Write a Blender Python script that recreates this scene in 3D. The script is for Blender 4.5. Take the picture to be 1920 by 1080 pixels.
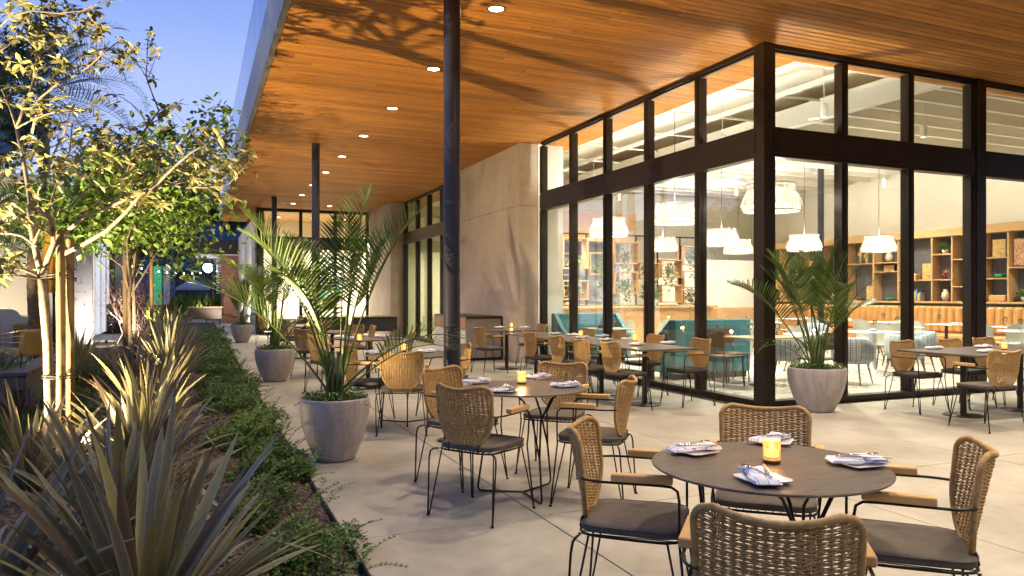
import bpy, math, random
import numpy as np
from mathutils import Vector, Matrix, Euler
R=math.radians
rng=random.Random(7)
npr=np.random.RandomState(11)
scene=bpy.context.scene
for o in list(bpy.data.objects): bpy.data.objects.remove(o)
COL=scene.collection
# ------------------------------------------------------------ camera
FPX=1384.7; CAMH=1.4; HY=554.0; YAW=math.atan(590/1384.7)
FW=(math.sin(YAW),math.cos(YAW)); RT=(math.cos(YAW),-math.sin(YAW))
cd=bpy.data.cameras.new('camera'); cam=bpy.data.objects.new('camera',cd); COL.objects.link(cam)
cam.location=(0,0,CAMH); cam.rotation_euler=(R(90),0,-YAW)
cd.sensor_width=36; cd.lens=36*FPX/1920; cd.shift_y=(HY-540)/1920
cd.clip_start=.05; cd.clip_end=2000
scene.camera=cam
# ------------------------------------------------------------ sky
world=bpy.data.worlds.new('World'); scene.world=world; world.use_nodes=True
nt=world.node_tree; nt.nodes.clear()
wo=nt.nodes.new('ShaderNodeOutputWorld'); bg=nt.nodes.new('ShaderNodeBackground')
tc=nt.nodes.new('ShaderNodeTexCoord'); sx=nt.nodes.new('ShaderNodeSeparateXYZ')
cr=nt.nodes.new('ShaderNodeValToRGB'); cr.color_ramp.interpolation='EASE'
nt.links.new(tc.outputs['Generated'],sx.inputs[0]); nt.links.new(sx.outputs['Z'],cr.inputs[0])
nt.links.new(cr.outputs[0],bg.inputs[0]); nt.links.new(bg.outputs[0],wo.inputs[0])
e=cr.color_ramp.elements
e[0].position=0.0; e[0].color=(.60,.62,.80,1)
e[1].position=.12; e[1].color=(.46,.52,.79,1)
for p,c in ((.22,(.32,.41,.73,1)),(.38,(.17,.27,.60,1)),(.7,(.09,.18,.47,1)),(1.0,(.06,.13,.38,1))):
    q=e.new(p); q.color=c
SKY=1.25
bg.inputs[1].default_value=SKY
scene.view_settings.view_transform='Standard'; scene.view_settings.look='None'
scene.view_settings.exposure=0.3; scene.view_settings.gamma=1.0
scene.view_settings.use_curve_mapping=False
scene.render.engine='CYCLES'
cy=scene.cycles
cy.use_denoising=True
cy.max_bounces=7; cy.diffuse_bounces=4; cy.glossy_bounces=3; cy.transmission_bounces=4; cy.transparent_max_bounces=24
cy.sample_clamp_indirect=4.0; cy.sample_clamp_direct=0
cy.caustics_reflective=False; cy.caustics_refractive=False
try: cy.use_light_tree=True
except Exception: pass

# ------------------------------------------------------------ measuring helpers (a point seen at px,py and height z / depth d)
def at(px,py,z=0.0):
    d=FPX*(CAMH-z)/(py-HY); l=(px-960)/FPX*d
    return Vector((d*FW[0]+l*RT[0], d*FW[1]+l*RT[1], z))
def atd(px,py,d):
    l=(px-960)/FPX*d
    return Vector((d*FW[0]+l*RT[0], d*FW[1]+l*RT[1], CAMH-(py-HY)*d/FPX))

# ------------------------------------------------------------ mesh builder
class MB:
    def __init__(s): s.v=[]; s.f=[]; s.sm=[]; s.mi=[]; s.m=0
    def add(s,vs,fs,smooth=False):
        b=len(s.v); s.v+= [tuple(p) for p in vs]
        for f in fs:
            s.f.append(tuple(b+i for i in f)); s.sm.append(smooth); s.mi.append(s.m)
        return s
    def box(s,x0,y0,z0,x1,y1,z1,M=None):
        vs=[(x0,y0,z0),(x1,y0,z0),(x1,y1,z0),(x0,y1,z0),(x0,y0,z1),(x1,y0,z1),(x1,y1,z1),(x0,y1,z1)]
        if M is not None: vs=[M@Vector(p) for p in vs]
        return s.add(vs,[(0,3,2,1),(4,5,6,7),(0,1,5,4),(1,2,6,5),(2,3,7,6),(3,0,4,7)])
    def bbox(s,x0,y0,z0,x1,y1,z1,b=.005,M=None):
        """box with chamfered vertical and top/bottom edges"""
        if x1<x0:x0,x1=x1,x0
        if y1<y0:y0,y1=y1,y0
        b=min(b,(x1-x0)*.45,(y1-y0)*.45,(z1-z0)*.45)
        def ring(i,z): 
            X0,X1,Y0,Y1=x0+i,x1-i,y0+i,y1-i; c=b
            return [(X0+c,Y0,z),(X1-c,Y0,z),(X1,Y0+c,z),(X1,Y1-c,z),(X1-c,Y1,z),(X0+c,Y1,z),(X0,Y1-c,z),(X0,Y0+c,z)]
        vs=ring(b*.7,z0)+ring(0,z0+b)+ring(0,z1-b)+ring(b*.7,z1)
        fs=[tuple(range(7,-1,-1)),tuple(range(24,32))]
        for k in range(3):
            for i in range(8):
                j=(i+1)%8; fs.append((k*8+i,k*8+j,k*8+8+j,k*8+8+i))
        if M is not None: vs=[M@Vector(p) for p in vs]
        return s.add(vs,fs)
    def tube(s,pts,r,n=8,cap=True,closed=False,flat=1.0):
        pts=[Vector(p) for p in pts]; N=len(pts)
        rs=r if hasattr(r,'__len__') else [r]*N
        vs=[];fs=[]; up=None
        for i,p in enumerate(pts):
            if closed: t=pts[(i+1)%N]-pts[i-1]
            else: t=pts[min(i+1,N-1)]-pts[max(i-1,0)]
            if t.length<1e-9: t=Vector((0,0,1))
            t.normalize()
            if up is None:
                up=Vector((0,0,1)) if abs(t.z)<.9 else Vector((1,0,0))
            a=up-t*up.dot(t)
            if a.length<1e-6: a=t.orthogonal()
            a.normalize(); up=a; b=t.cross(a)
            for k in range(n):
                an=2*math.pi*k/n
                vs.append(p+a*(math.cos(an)*rs[i])+b*(math.sin(an)*rs[i]*flat))
        M=N if closed else N-1
        for i in range(M):
            q=(i+1)%N
            for k in range(n):
                l=(k+1)%n; fs.append((i*n+k,i*n+l,q*n+l,q*n+k))
        if cap and not closed:
            fs.append(tuple(range(n-1,-1,-1))); fs.append(tuple((N-1)*n+k for k in range(n)))
        return s.add(vs,fs,True)
    def lathe(s,prof,n=32,c=(0,0,0),cap=False,smooth=True):
        vs=[];fs=[]
        for r,z in prof:
            for k in range(n):
                a=2*math.pi*k/n; vs.append((c[0]+r*math.cos(a),c[1]+r*math.sin(a),c[2]+z))
        for i in range(len(prof)-1):
            for k in range(n):
                l=(k+1)%n; fs.append((i*n+k,i*n+l,(i+1)*n+l,(i+1)*n+k))
        if cap:
            fs.append(tuple(range(n-1,-1,-1))); fs.append(tuple((len(prof)-1)*n+k for k in range(n)))
        return s.add(vs,fs,smooth)
    def grid(s,P,smooth=True,closeu=False):
        """P rows of points"""
        h=len(P);w=len(P[0]); fs=[]
        for i in range(h-1):
            for j in range(w if closeu else w-1):
                k=(j+1)%w; fs.append((i*w+j,i*w+k,(i+1)*w+k,(i+1)*w+j))
        return s.add([p for r in P for p in r],fs,smooth)
    def mesh(s,name,mats):
        me=bpy.data.meshes.new(name); me.from_pydata([tuple(v) for v in s.v],[],s.f)
        for m in (mats if isinstance(mats,(list,tuple)) else [mats]): me.materials.append(m)
        me.polygons.foreach_set('use_smooth',s.sm); me.polygons.foreach_set('material_index',s.mi)
        me.update(); return me
    def obj(s,name,mats,parent=None,loc=None,rot=None,**k):
        return link(name,s.mesh(name,mats),parent,loc,rot,**k)
def link(name,me,parent=None,loc=None,rot=None,scale=None,label=None,cat=None,group=None,kind=None):
    o=bpy.data.objects.new(name,me); COL.objects.link(o)
    if parent is not None: o.parent=parent
    if loc is not None: o.location=loc
    if rot is not None: o.rotation_euler=rot
    if scale is not None: o.scale=scale if hasattr(scale,'__len__') else (scale,)*3
    if label: o['label']=label
    if cat: o['category']=cat
    if group: o['group']=group
    if kind: o['kind']=kind
    return o
def thing(name,label=None,cat=None,loc=(0,0,0),rz=0,group=None,kind=None):
    return link(name,None,None,loc,(0,0,rz),None,label,cat,group,kind)
def copy_tree(o,parent=None):
    c=o.copy(); COL.objects.link(c)
    if parent is not None: c.parent=parent
    for ch in o.children: copy_tree(ch,c)
    return c
def clone(o,label,loc,rz=0,group=None):
    c=copy_tree(o); c.location=loc; c.rotation_euler=(0,0,rz); c['label']=label
    if group: c['group']=group
    return c
def area_mesh(name,V,Fq,mats,smooth=False):
    """fast mesh from numpy: V (n,3), Fq (m,k)"""
    me=bpy.data.meshes.new(name); n=len(V); m,k=Fq.shape
    me.vertices.add(n); me.vertices.foreach_set('co',V.astype(np.float32).ravel())
    me.loops.add(m*k); me.loops.foreach_set('vertex_index',Fq.astype(np.int32).ravel())
    me.polygons.add(m); me.polygons.foreach_set('loop_start',np.arange(0,m*k,k,dtype=np.int32))
    me.polygons.foreach_set('use_smooth',np.full(m,smooth))
    me.update(calc_edges=True); me.validate()
    for q in (mats if isinstance(mats,(list,tuple)) else [mats]): me.materials.append(q)
    return me
# leaf template: pointed oval folded along the midrib, tip towards +X
LEAF_V=np.array([(0,0,0),(.33,.17,.05),(.70,.15,.03),(1,0,-.08),(.70,-.15,.03),(.33,-.17,.05),(.4,0,0),(.72,0,-.02)])
LEAF_F=np.array([(0,6,1,1),(6,7,2,1),(7,3,2,2),(0,5,6,6),(6,5,4,7),(7,4,3,3)])
LEAF_T=np.array([(0,6,1),(6,7,1),(7,2,1),(7,3,2),(0,5,6),(6,5,7),(5,4,7),(7,4,3)])
def dirs_to_mats(D,roll):
    D=D/np.linalg.norm(D,axis=1,keepdims=True)
    up=np.tile(np.array([0,0,1.]),(len(D),1)); up[np.abs(D[:,2])>.95]=(1,0,0)
    Y=np.cross(up,D); Y/=np.linalg.norm(Y,axis=1,keepdims=True); Z=np.cross(D,Y)
    c=np.cos(roll)[:,None]; s_=np.sin(roll)[:,None]
    Y2=Y*c+Z*s_; Z2=np.cross(D,Y2)
    return np.stack([D,Y2,Z2],axis=2)
def leaf_arrays(P,D,S,roll,tmpl=LEAF_V,tris=LEAF_T,w=1.0):
    M=dirs_to_mats(D,roll); T=tmpl*np.array([1,w,1])
    V=np.einsum('nij,kj->nki',M,T)*S[:,None,None]+P[:,None,:]
    k=len(T); F=tris[None]+ (np.arange(len(P))*k)[:,None,None]
    return V.reshape(-1,3),F.reshape(-1,3)
def leaf_mesh(name,P,D,S,mat,roll=None,w=1.0):
    P=np.asarray(P,float); D=np.asarray(D,float); S=np.asarray(S,float)
    if roll is None: roll=npr.uniform(-.6,.6,len(P))
    V,F=leaf_arrays(P,D,S,roll,w=w)
    return area_mesh(name,V,F,mat,False)
# ------------------------------------------------------------ materials
class N:
    def __init__(s,name):
        s.m=bpy.data.materials.new(name); s.m.use_nodes=True; s.t=s.m.node_tree; s.t.nodes.clear()
        s.out=s.n('OutputMaterial'); s.b=s.n('BsdfPrincipled'); s.l(s.b.outputs[0],s.out.inputs[0])
    def n(s,k,**kw):
        x=s.t.nodes.new('ShaderNode'+k)
        for a,b in kw.items(): setattr(x,a,b)
        return x
    def l(s,a,b): s.t.links.new(a,b)
    def co(s,scale=(1,1,1),src='Object'):
        t=s.n('TexCoord'); m=s.n('Mapping'); m.inputs['Scale'].default_value=scale
        s.l(t.outputs[src],m.inputs[0]); return m.outputs[0]
    def noise(s,scale,detail=4,rough=.55,vec=None,dist=0):
        x=s.n('TexNoise'); x.inputs['Scale'].default_value=scale; x.inputs['Detail'].default_value=detail
        x.inputs['Roughness'].default_value=rough; x.inputs['Distortion'].default_value=dist
        if vec is not None: s.l(vec,x.inputs['Vector'])
        return x.outputs['Fac']
    def ramp(s,fac,stops):
        r=s.n('ValToRGB'); e=r.color_ramp.elements
        e[0].position,e[0].color=stops[0][0],(*stops[0][1],1); e[1].position,e[1].color=stops[-1][0],(*stops[-1][1],1)
        for p,c in stops[1:-1]:
            q=e.new(p); q.color=(*c,1)
        s.l(fac,r.inputs[0]); return r.outputs[0]
    def math(s,op,a,b=None,clamp=False):
        x=s.n('Math',operation=op); x.use_clamp=clamp
        for i,v in enumerate((a,b)):
            if v is None: continue
            if isinstance(v,(int,float)): x.inputs[i].default_value=v
            else: s.l(v,x.inputs[i])
        return x.outputs[0]
    def mix(s,fac,a,b,mode='MIX'):
        x=s.n('Mix',data_type='RGBA',blend_type=mode)
        for i,v in ((0,fac),(6,a),(7,b)):
            if isinstance(v,(int,float)): x.inputs[i].default_value=v
            elif isinstance(v,tuple): x.inputs[i].default_value=(*v,1)
            else: s.l(v,x.inputs[i])
        return x.outputs[2]
    def bump(s,h,strength=.3,dist=.01):
        b=s.n('Bump'); b.inputs['Strength'].default_value=strength; b.inputs['Distance'].default_value=dist
        s.l(h,b.inputs['Height']); s.l(b.outputs[0],s.b.inputs['Normal'])
    def set(s,**k):
        for a,v in k.items():
            i=s.b.inputs[a.replace('_',' ')]
            if isinstance(v,(int,float)): i.default_value=v
            elif isinstance(v,tuple): i.default_value=(*v,1)
            else: s.l(v,i)
        return s
    def rnd(s): return s.n('ObjectInfo').outputs['Random']
def simple(name,col,rough=.5,metal=0,var=.12,scale=8,bump=0,bscale=60,objvar=0,bdist=.004,**kw):
    m=N(name); v=m.co()
    f=m.noise(scale,5,.6,v)
    lo=tuple(c*(1-var) for c in col); hi=tuple(min(1,c*(1+var)) for c in col)
    c=m.ramp(f,[(.3,lo),(.7,hi)])
    if objvar:
        k=m.math('MULTIPLY_ADD',m.rnd(),objvar*2); m.t.nodes[-1].inputs[2].default_value=1-objvar
        cc=m.n('HueSaturation'); m.l(c,cc.inputs['Color']); m.l(k,cc.inputs['Value']); c=cc.outputs[0]
    m.set(Base_Color=c,Roughness=rough,Metallic=metal)
    if bump: m.bump(m.noise(bscale,4,.6,v),bump,bdist)
    for a,b in kw.items(): m.set(**{a:b})
    return m.m
def emis(name,col,st,base=(.8,.8,.8)):
    m=N(name); m.set(Base_Color=base,Emission_Color=col,Emission_Strength=st,Roughness=.5); return m.m
def wood(name,c0,c1,axis=0,scale=6,rough=.45,objvar=.15,bump=.15,stretch=14):
    m=N(name); sc=[stretch]*3; sc[axis]=1.0
    v=m.co(tuple(sc)); 
    if objvar:
        o=m.n('ObjectInfo'); ad=m.n('VectorMath',operation='ADD'); mu=m.n('VectorMath',operation='SCALE')
        cmb=m.n('CombineXYZ'); 
        for i in range(3): m.l(o.outputs['Random'],cmb.inputs[i])
        m.l(cmb.outputs[0],mu.inputs[0]); mu.inputs['Scale'].default_value=173.0
        m.l(v,ad.inputs[0]); m.l(mu.outputs[0],ad.inputs[1]); v=ad.outputs[0]
    f=m.noise(scale,6,.65,v,.6)
    c=m.ramp(f,[(.25,c0),(.5,tuple((a+b)/2 for a,b in zip(c0,c1))),(.75,c1)])
    if objvar:
        k=m.math('MULTIPLY_ADD',m.rnd(),objvar*2); m.t.nodes[-1].inputs[2].default_value=1-objvar
        cc=m.n('HueSaturation'); m.l(c,cc.inputs['Color']); m.l(k,cc.inputs['Value']); c=cc.outputs[0]
    m.set(Base_Color=c,Roughness=m.ramp(f,[(.2,(rough*.8,)*3),(.8,(min(1,rough*1.25),)*3)]))
    m.bump(f,bump,.004)
    return m.m
def leafmat(name,c0,c1,rough=.5,trans=.25,stripes=None,scale=3):
    m=N(name); v=m.co()
    w=m.n('NewGeometry'); f=m.math('FRACT',m.math('ADD',m.noise(scale,3,.6,v),m.math('MULTIPLY',m.noise(scale*9,2,.5,v),.6)))
    f=m.noise(scale,4,.7,v)
    c=m.ramp(f,[(.32,c0),(.68,c1)])
    isl=m.n('NewGeometry').outputs['Random Per Island']
    hs=m.n('HueSaturation'); m.l(c,hs.inputs['Color'])
    kk=m.math('MULTIPLY_ADD',isl,.9); m.t.nodes[-1].inputs[2].default_value=.5; m.l(kk,hs.inputs['Value'])
    hh=m.math('MULTIPLY_ADD',isl,.05); m.t.nodes[-1].inputs[2].default_value=.475; m.l(hh,hs.inputs['Hue'])
    c=hs.outputs[0]
    m.set(Base_Color=c,Roughness=rough)
    tr=m.n('BsdfTranslucent'); mx=m.n('MixShader'); mx.inputs[0].default_value=trans
    m.l(c,tr.inputs[0]); m.l(m.b.outputs[0],mx.inputs[1]); m.l(tr.outputs[0],mx.inputs[2]); m.l(mx.outputs[0],m.out.inputs[0])
    return m.m
def glass(name,tint=(1,1,1),refl=.6,rough=.0):
    m=N(name); tr=m.n('BsdfTransparent'); tr.inputs[0].default_value=(*tint,1)
    gl=m.n('BsdfGlossy'); gl.inputs['Roughness'].default_value=rough; gl.inputs[0].default_value=(1,1,1,1)
    fr=m.n('Fresnel'); fr.inputs[0].default_value=1.45
    fac=m.math('MULTIPLY',fr.outputs[0],refl)
    mx=m.n('MixShader'); m.l(fac,mx.inputs[0]); m.l(tr.outputs[0],mx.inputs[1]); m.l(gl.outputs[0],mx.inputs[2]); m.l(mx.outputs[0],m.out.inputs[0])
    m.t.nodes.remove(m.b); return m.m

M={}
M['bronze']=simple('dark bronze metal',(.028,.020,.016),.38,.3,var=.15,scale=3)
M['black']=simple('black powder coat',(.012,.011,.011),.35,.4,var=.2,scale=20)
M['column']=simple('dark grey painted steel',(.030,.028,.036),.32,.2,var=.15,scale=4)
M['fascia']=simple('taupe metal panel',(.20,.17,.15),.38,.75,var=.10,scale=1.5)
M['whitewall']=simple('warm white plaster',(.80,.77,.68),.75,var=.04,scale=2,bump=.05)
M['cream']=simple('cream plaster',(.73,.68,.59),.8,var=.06,scale=1.2,bump=.1)
M['greywall']=simple('grey panel wall',(.33,.31,.29),.7,var=.06)
M['white']=simple('white paint',(.80,.78,.72),.5,var=.03)
M['china']=simple('white china',(.82,.82,.82),.15,var=.02)
M['steel']=simple('polished cutlery steel',(.75,.73,.70),.18,1.0,var=.03)
M['wicker']=simple('tan woven rope',(.43,.265,.092),.62,var=.28,scale=55,bump=.5,bscale=300,objvar=.10,bdist=.001)
M['cushion']=simple('taupe seat fabric',(.118,.100,.082),.92,var=.14,scale=25,bump=.5,bscale=900,bdist=.001)
M['oak']=wood('oiled oak',(.55,.31,.10),(.74,.46,.18),axis=1,scale=5,rough=.45,objvar=.08)
M['oakx']=wood('oak joinery',(.38,.215,.09),(.54,.33,.155),axis=0,scale=3,rough=.4,objvar=.06)
M['soffit']=wood('stained cedar soffit board',(.40,.145,.022),(.62,.27,.05),axis=0,scale=1.6,rough=.42,objvar=.16,stretch=22,bump=.25)
M['soffitback0']=simple('dark board gap',(.03,.015,.006),.9)
M['darkwood']=wood('dark brown wood',(.05,.028,.014),(.10,.055,.03),axis=0,scale=4)
M['redwood']=wood('red cedar cladding',(.22,.085,.05),(.34,.14,.085),axis=0,scale=2,rough=.6)
M['bark']=simple('smooth grey tan bark',(.24,.19,.14),.85,var=.35,scale=18,bump=.6,bscale=60,bdist=.006)
M['palmbark']=simple('palm trunk',(.20,.14,.09),.9,var=.4,scale=14,bump=.8,bscale=30,bdist=.02)
M['stake']=wood('lodgepole stake',(.15,.09,.038),(.25,.16,.075),axis=2,scale=5,rough=.75,stretch=10,bump=.5)
M['tie']=simple('black rubber tie',(.02,.02,.02),.6)
M['teal']=simple('teal upholstery',(.045,.17,.20),.85,var=.15,scale=6,bump=.3,bscale=400)
M['navy']=simple('navy cloth',(.012,.02,.06),.9)
M['orangeleather']=simple('tan leather',(.50,.265,.09),.45,var=.12,scale=10,bump=.2,bscale=120)
M['shellchair']=simple('sage grey moulded seat',(.42,.42,.34),.55,var=.05)
M['tancushion']=simple('mustard tan cushion',(.50,.31,.10),.9,var=.12,scale=12,bump=.4,bscale=300)
M['wire']=simple('white wire frame',(.75,.72,.66),.4,.1)
M['mustard']=simple('mustard parasol canvas',(.55,.27,.02),.9)
M['greycloth']=simple('grey canvas',(.35,.37,.42),.85)
M['blueroof']=simple('blue standing seam metal',(.02,.07,.16),.4,.5)
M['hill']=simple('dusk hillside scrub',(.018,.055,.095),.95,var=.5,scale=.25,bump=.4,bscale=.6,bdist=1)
M['stone']=simple('split face block',(.17,.155,.15),.95,var=.25,scale=22,bump=.9,bscale=70,bdist=.01,objvar=.12)
M['soil']=simple('potting soil',(.035,.022,.014),.95,bump=.8,bscale=50,bdist=.02)
M['shelfback']=simple('slate back panel',(.080,.072,.075),.8)
M['art1']=simple('ochre print',(.45,.30,.10),.7,var=.6,scale=14)
M['art2']=simple('mosaic print',(.40,.22,.12),.7,var=.8,scale=22)
M['green glass']=simple('green glass bottle',(.02,.22,.12),.15)
M['sand']=simple('pale ceramic',(.55,.45,.33),.5,var=.1)
M['terracotta']=simple('terracotta coral',(.55,.16,.06),.6)
M['books']=simple('book cloth',(.35,.33,.30),.7,objvar=.5)
M['yellow']=simple('yellow book cloth',(.6,.42,.05),.6)
M['bluebook']=simple('blue book cloth',(.05,.16,.32),.6)
M['lens']=emis('downlight lens',(1,.86,.66),14)
M['lens2']=emis('track lamp lens',(1,.90,.74),16)
M['globe']=emis('pendant bulb',(1,.88,.68),12)
M['warmsign']=emis('glowing round sign',(1,.97,.95),3.2)
M['flame']=emis('candle flame glow',(1,.62,.22),26)
M['greenlit']=emis('lit green pane',(.04,.75,.30),.35,(.05,.3,.15))
M['string']=emis('festoon bulb',(1,.75,.42),60)
M['curtain']=simple('sheer glowing white curtain',(.85,.85,.88),.9,Emission_Color=(.80,.86,1.0),Emission_Strength=.55)  # emission stands in for the lit room behind the fabric
M['glass']=glass('window glass',(.96,.98,.95),.26)
M['guard']=glass('blue tinted guard glass',(.42,.66,.95),.9)
M['wineglass']=glass('clear glass',(.97,.98,.97),2.2)
# concrete paving: cream grey with mottling
def concrete(name,c0,c1,rough=.6,sc=1.2,grain=140,bump=.12):
    m=N(name); v=m.co(); 
    a=m.noise(sc,6,.62,v,.3); b=m.noise(sc*7,5,.7,v); g=m.noise(grain,3,.6,v)
    f=m.math('ADD',m.math('MULTIPLY',a,.55),m.math('ADD',m.math('MULTIPLY',b,.25),m.math('MULTIPLY',g,.20)))
    c=m.ramp(f,[(.40,c0),(.58,c1)])
    k=m.math('MULTIPLY_ADD',m.rnd(),.08); m.t.nodes[-1].inputs[2].default_value=.96
    hs=m.n('HueSaturation'); m.l(c,hs.inputs['Color']); m.l(k,hs.inputs['Value'])
    m.set(Base_Color=hs.outputs[0],Roughness=m.ramp(b,[(.3,(rough*.85,)*3),(.7,(min(1,rough*1.2),)*3)]))
    m.bump(m.math('ADD',g,m.math('MULTIPLY',b,.5)),bump,.003); return m.m
M['paving']=concrete('broom finished concrete',(.295,.270,.215),(.435,.405,.33),grain=160,bump=.3)
M['intfloor']=concrete('polished pale concrete',(.46,.44,.37),(.60,.58,.50),.28,.6,60,.04)
M['pier']=concrete('stained concrete panel',(.365,.305,.25),(.52,.44,.36),.75,.9,40,.15)
M['pot']=None
# ribbed glazed pots
def potmat():
    m=N('ribbed grey lilac glaze'); v=m.co((1,1,1)); w=m.n('TexWave'); w.bands_direction='Z'; w.inputs['Scale'].default_value=26
    w.inputs['Distortion'].default_value=5.0; w.inputs['Detail'].default_value=2.5; w.inputs['Detail Scale'].default_value=.7
    mp=m.co((.35,.35,1)); m.l(mp,w.inputs['Vector'])
    st=m.noise(3.2,4,.6,m.co((5,5,.6)))
    c=m.ramp(st,[(.30,(.33,.29,.28)),(.5,(.40,.36,.35)),(.72,(.50,.46,.45))])
    m.set(Base_Color=c,Roughness=.42); m.bump(w.outputs['Fac'],.30,.006); return m.m
M['pot']=potmat()
# table tops
def tabletop():
    m=N('brown slate table laminate'); v=m.co((1,6,1)); f=m.noise(5,6,.7,v,1.2); g=m.noise(60,3,.6,m.co())
    c=m.ramp(m.math('ADD',m.math('MULTIPLY',f,.7),m.math('MULTIPLY',g,.3)),[(.33,(.045,.034,.027)),(.58,(.15,.122,.10))])
    m.set(Base_Color=c,Roughness=.36); m.bump(g,.06,.001); return m.m
M['top']=tabletop()
def mulch():
    m=N('bark mulch'); v=m.co(); a=m.n('TexVoronoi'); a.inputs['Scale'].default_value=38; m.l(m.co((1,.55,1)),a.inputs['Vector'])
    f=m.noise(3,5,.7,v)
    c=m.mix(m.math('MULTIPLY',f,.6),m.ramp(a.outputs['Color'],[(.2,(.055,.040,.028)),(.8,(.20,.15,.10))]),(.05,.032,.02))
    m.set(Base_Color=c,Roughness=.95); m.bump(a.outputs['Distance'],.9,.03); return m.m
M['mulch']=mulch()
M['chip']=simple('wood chip',(.19,.135,.085),.95,var=.5,scale=6)
# striped napkin
def napkin():
    m=N('white linen with blue stripe'); v=m.co((1,1,1)); w=m.n('TexWave'); w.inputs['Scale'].default_value=9; w.bands_direction='Y'
    w.inputs['Distortion'].default_value=1.2; m.l(v,w.inputs['Vector'])
    c=m.ramp(w.outputs['Fac'],[(.0,(.25,.30,.60)),(.015,(.3,.35,.62)),(.04,(.76,.77,.83))])
    m.set(Base_Color=c,Roughness=.9); m.bump(m.noise(500,2,.5,v),.2,.001); return m.m
M['napkin']=napkin()
def patterned():
    m=N('blue and cream woven stripe'); s_=m.n('SeparateXYZ'); m.l(m.co((1,1,1)),s_.inputs[0])
    st=m.math('FRACT',m.math('MULTIPLY',m.math('ARCTAN2',s_.outputs[0],s_.outputs[1]),4.2))
    dash=m.math('FRACT',m.math('MULTIPLY',s_.outputs[2],26.0))
    c=m.ramp(st,[(.0,(.02,.07,.26)),(.22,(.02,.07,.26)),(.24,(.55,.57,.55)),(.42,(.55,.57,.55)),(.45,(.12,.24,.45)),(.60,(.35,.38,.28)),(.66,(.6,.62,.6)),(.8,(.06,.09,.16)),(.86,(.5,.52,.5))])
    c2=m.mix(m.math('GREATER_THAN',dash,.6),c,(.55,.58,.58))
    m.set(Base_Color=m.mix(.45,c,c2),Roughness=.9); return m.m
M['pattern']=patterned()
def candleglow():
    m=N('glowing amber mercury glass'); v=m.n('TexVoronoi'); v.inputs['Scale'].default_value=95; m.l(m.co((1,1,.7)),v.inputs['Vector'])
    c=m.ramp(v.outputs['Distance'],[(.1,(1,.72,.38)),(.7,(.85,.48,.17))])
    m.set(Base_Color=(.45,.30,.12),Roughness=.25,Emission_Color=c,Emission_Strength=.6); m.bump(v.outputs['Distance'],.3,.002)  # emission paints the flame's light into the glass
    tr=m.n('BsdfTransparent'); tr.inputs[0].default_value=(1,.80,.48,1); mx=m.n('MixShader'); mx.inputs[0].default_value=.50
    m.l(tr.outputs[0],mx.inputs[1]); m.l(m.b.outputs[0],mx.inputs[2]); m.l(mx.outputs[0],m.out.inputs[0]); return m.m
M['candleglass']=candleglow()
M['amberbase']=simple('amber glass base',(.12,.07,.01),.2)
M['flax']=None
def flax(name,c0,c1,edge):
    m=N(name); g=m.n('TexCoord'); s_=m.n('SeparateXYZ'); m.l(g.outputs['UV'],s_.inputs[0])
    f=m.noise(30,4,.6,m.co((12,12,1)))
    c=m.ramp(f,[(.3,c0),(.7,c1)])
    e_=m.math('GREATER_THAN',m.math('ABSOLUTE',m.math('SUBTRACT',s_.outputs[0],.5)),.36)
    c=m.mix(m.math('MULTIPLY',e_,.75),c,edge)
    mid=m.math('LESS_THAN',m.math('ABSOLUTE',m.math('SUBTRACT',s_.outputs[0],.5)),.04)
    c=m.mix(m.math('MULTIPLY',mid,.4),c,tuple(x*.5 for x in c0))
    k=m.math('MULTIPLY_ADD',m.rnd(),.8); m.t.nodes[-1].inputs[2].default_value=.75
    hs=m.n('HueSaturation'); m.l(c,hs.inputs['Color']); m.l(k,hs.inputs['Value']); c=hs.outputs[0]
    tip=m.math('GREATER_THAN',m.math('ADD',s_.outputs[1],m.math('MULTIPLY',m.noise(9,3,.6,m.co()),.16)),m.math('MULTIPLY_ADD',m.rnd(),.12)); m.t.nodes[-2].inputs[2].default_value=.96
    c=m.mix(m.math('MULTIPLY',tip,.8),c,(.17,.10,.055))
    c=m.mix(m.math('MULTIPLY',m.math('GREATER_THAN',m.rnd(),.80),.6),c,(.34,.31,.08)); c=m.mix(m.math('MULTIPLY',m.math('LESS_THAN',m.rnd(),.14),.6),c,(.13,.075,.06))
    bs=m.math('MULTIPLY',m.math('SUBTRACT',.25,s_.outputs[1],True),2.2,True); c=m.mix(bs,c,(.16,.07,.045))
    m.set(Base_Color=c,Roughness=.42); m.bump(m.noise(60,2,.5,m.co((20,20,1))),.15,.002)
    tr=m.n('BsdfTranslucent'); mx=m.n('MixShader'); mx.inputs[0].default_value=.18
    m.l(c,tr.inputs[0]); m.l(m.b.outputs[0],mx.inputs[1]); m.l(tr.outputs[0],mx.inputs[2]); m.l(mx.outputs[0],m.out.inputs[0])
    return m.m
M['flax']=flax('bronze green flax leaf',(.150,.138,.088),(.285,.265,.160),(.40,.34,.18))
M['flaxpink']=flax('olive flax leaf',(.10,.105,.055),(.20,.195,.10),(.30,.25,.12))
M['leafyel']=leafmat('pale autumn leaf',(.15,.145,.05),(.32,.305,.12),.5,.30)
M['leafgreen']=leafmat('bright green leaf',(.085,.15,.02),(.21,.30,.045),.45,.30)
M['leafdark']=leafmat('dark green leaf',(.025,.05,.014),(.06,.10,.025),.5,.2)
M['cover']=leafmat('ground cover leaf',(.075,.155,.024),(.17,.26,.05),.45,.2,scale=5)
M['palmleaf']=leafmat('kentia frond',(.060,.115,.02),(.135,.20,.036),.38,.22)
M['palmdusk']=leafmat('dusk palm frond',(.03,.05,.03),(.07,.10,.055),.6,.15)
M['grassblade']=leafmat('variegated grass blade',(.15,.19,.07),(.34,.36,.18),.5,.2)
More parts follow.
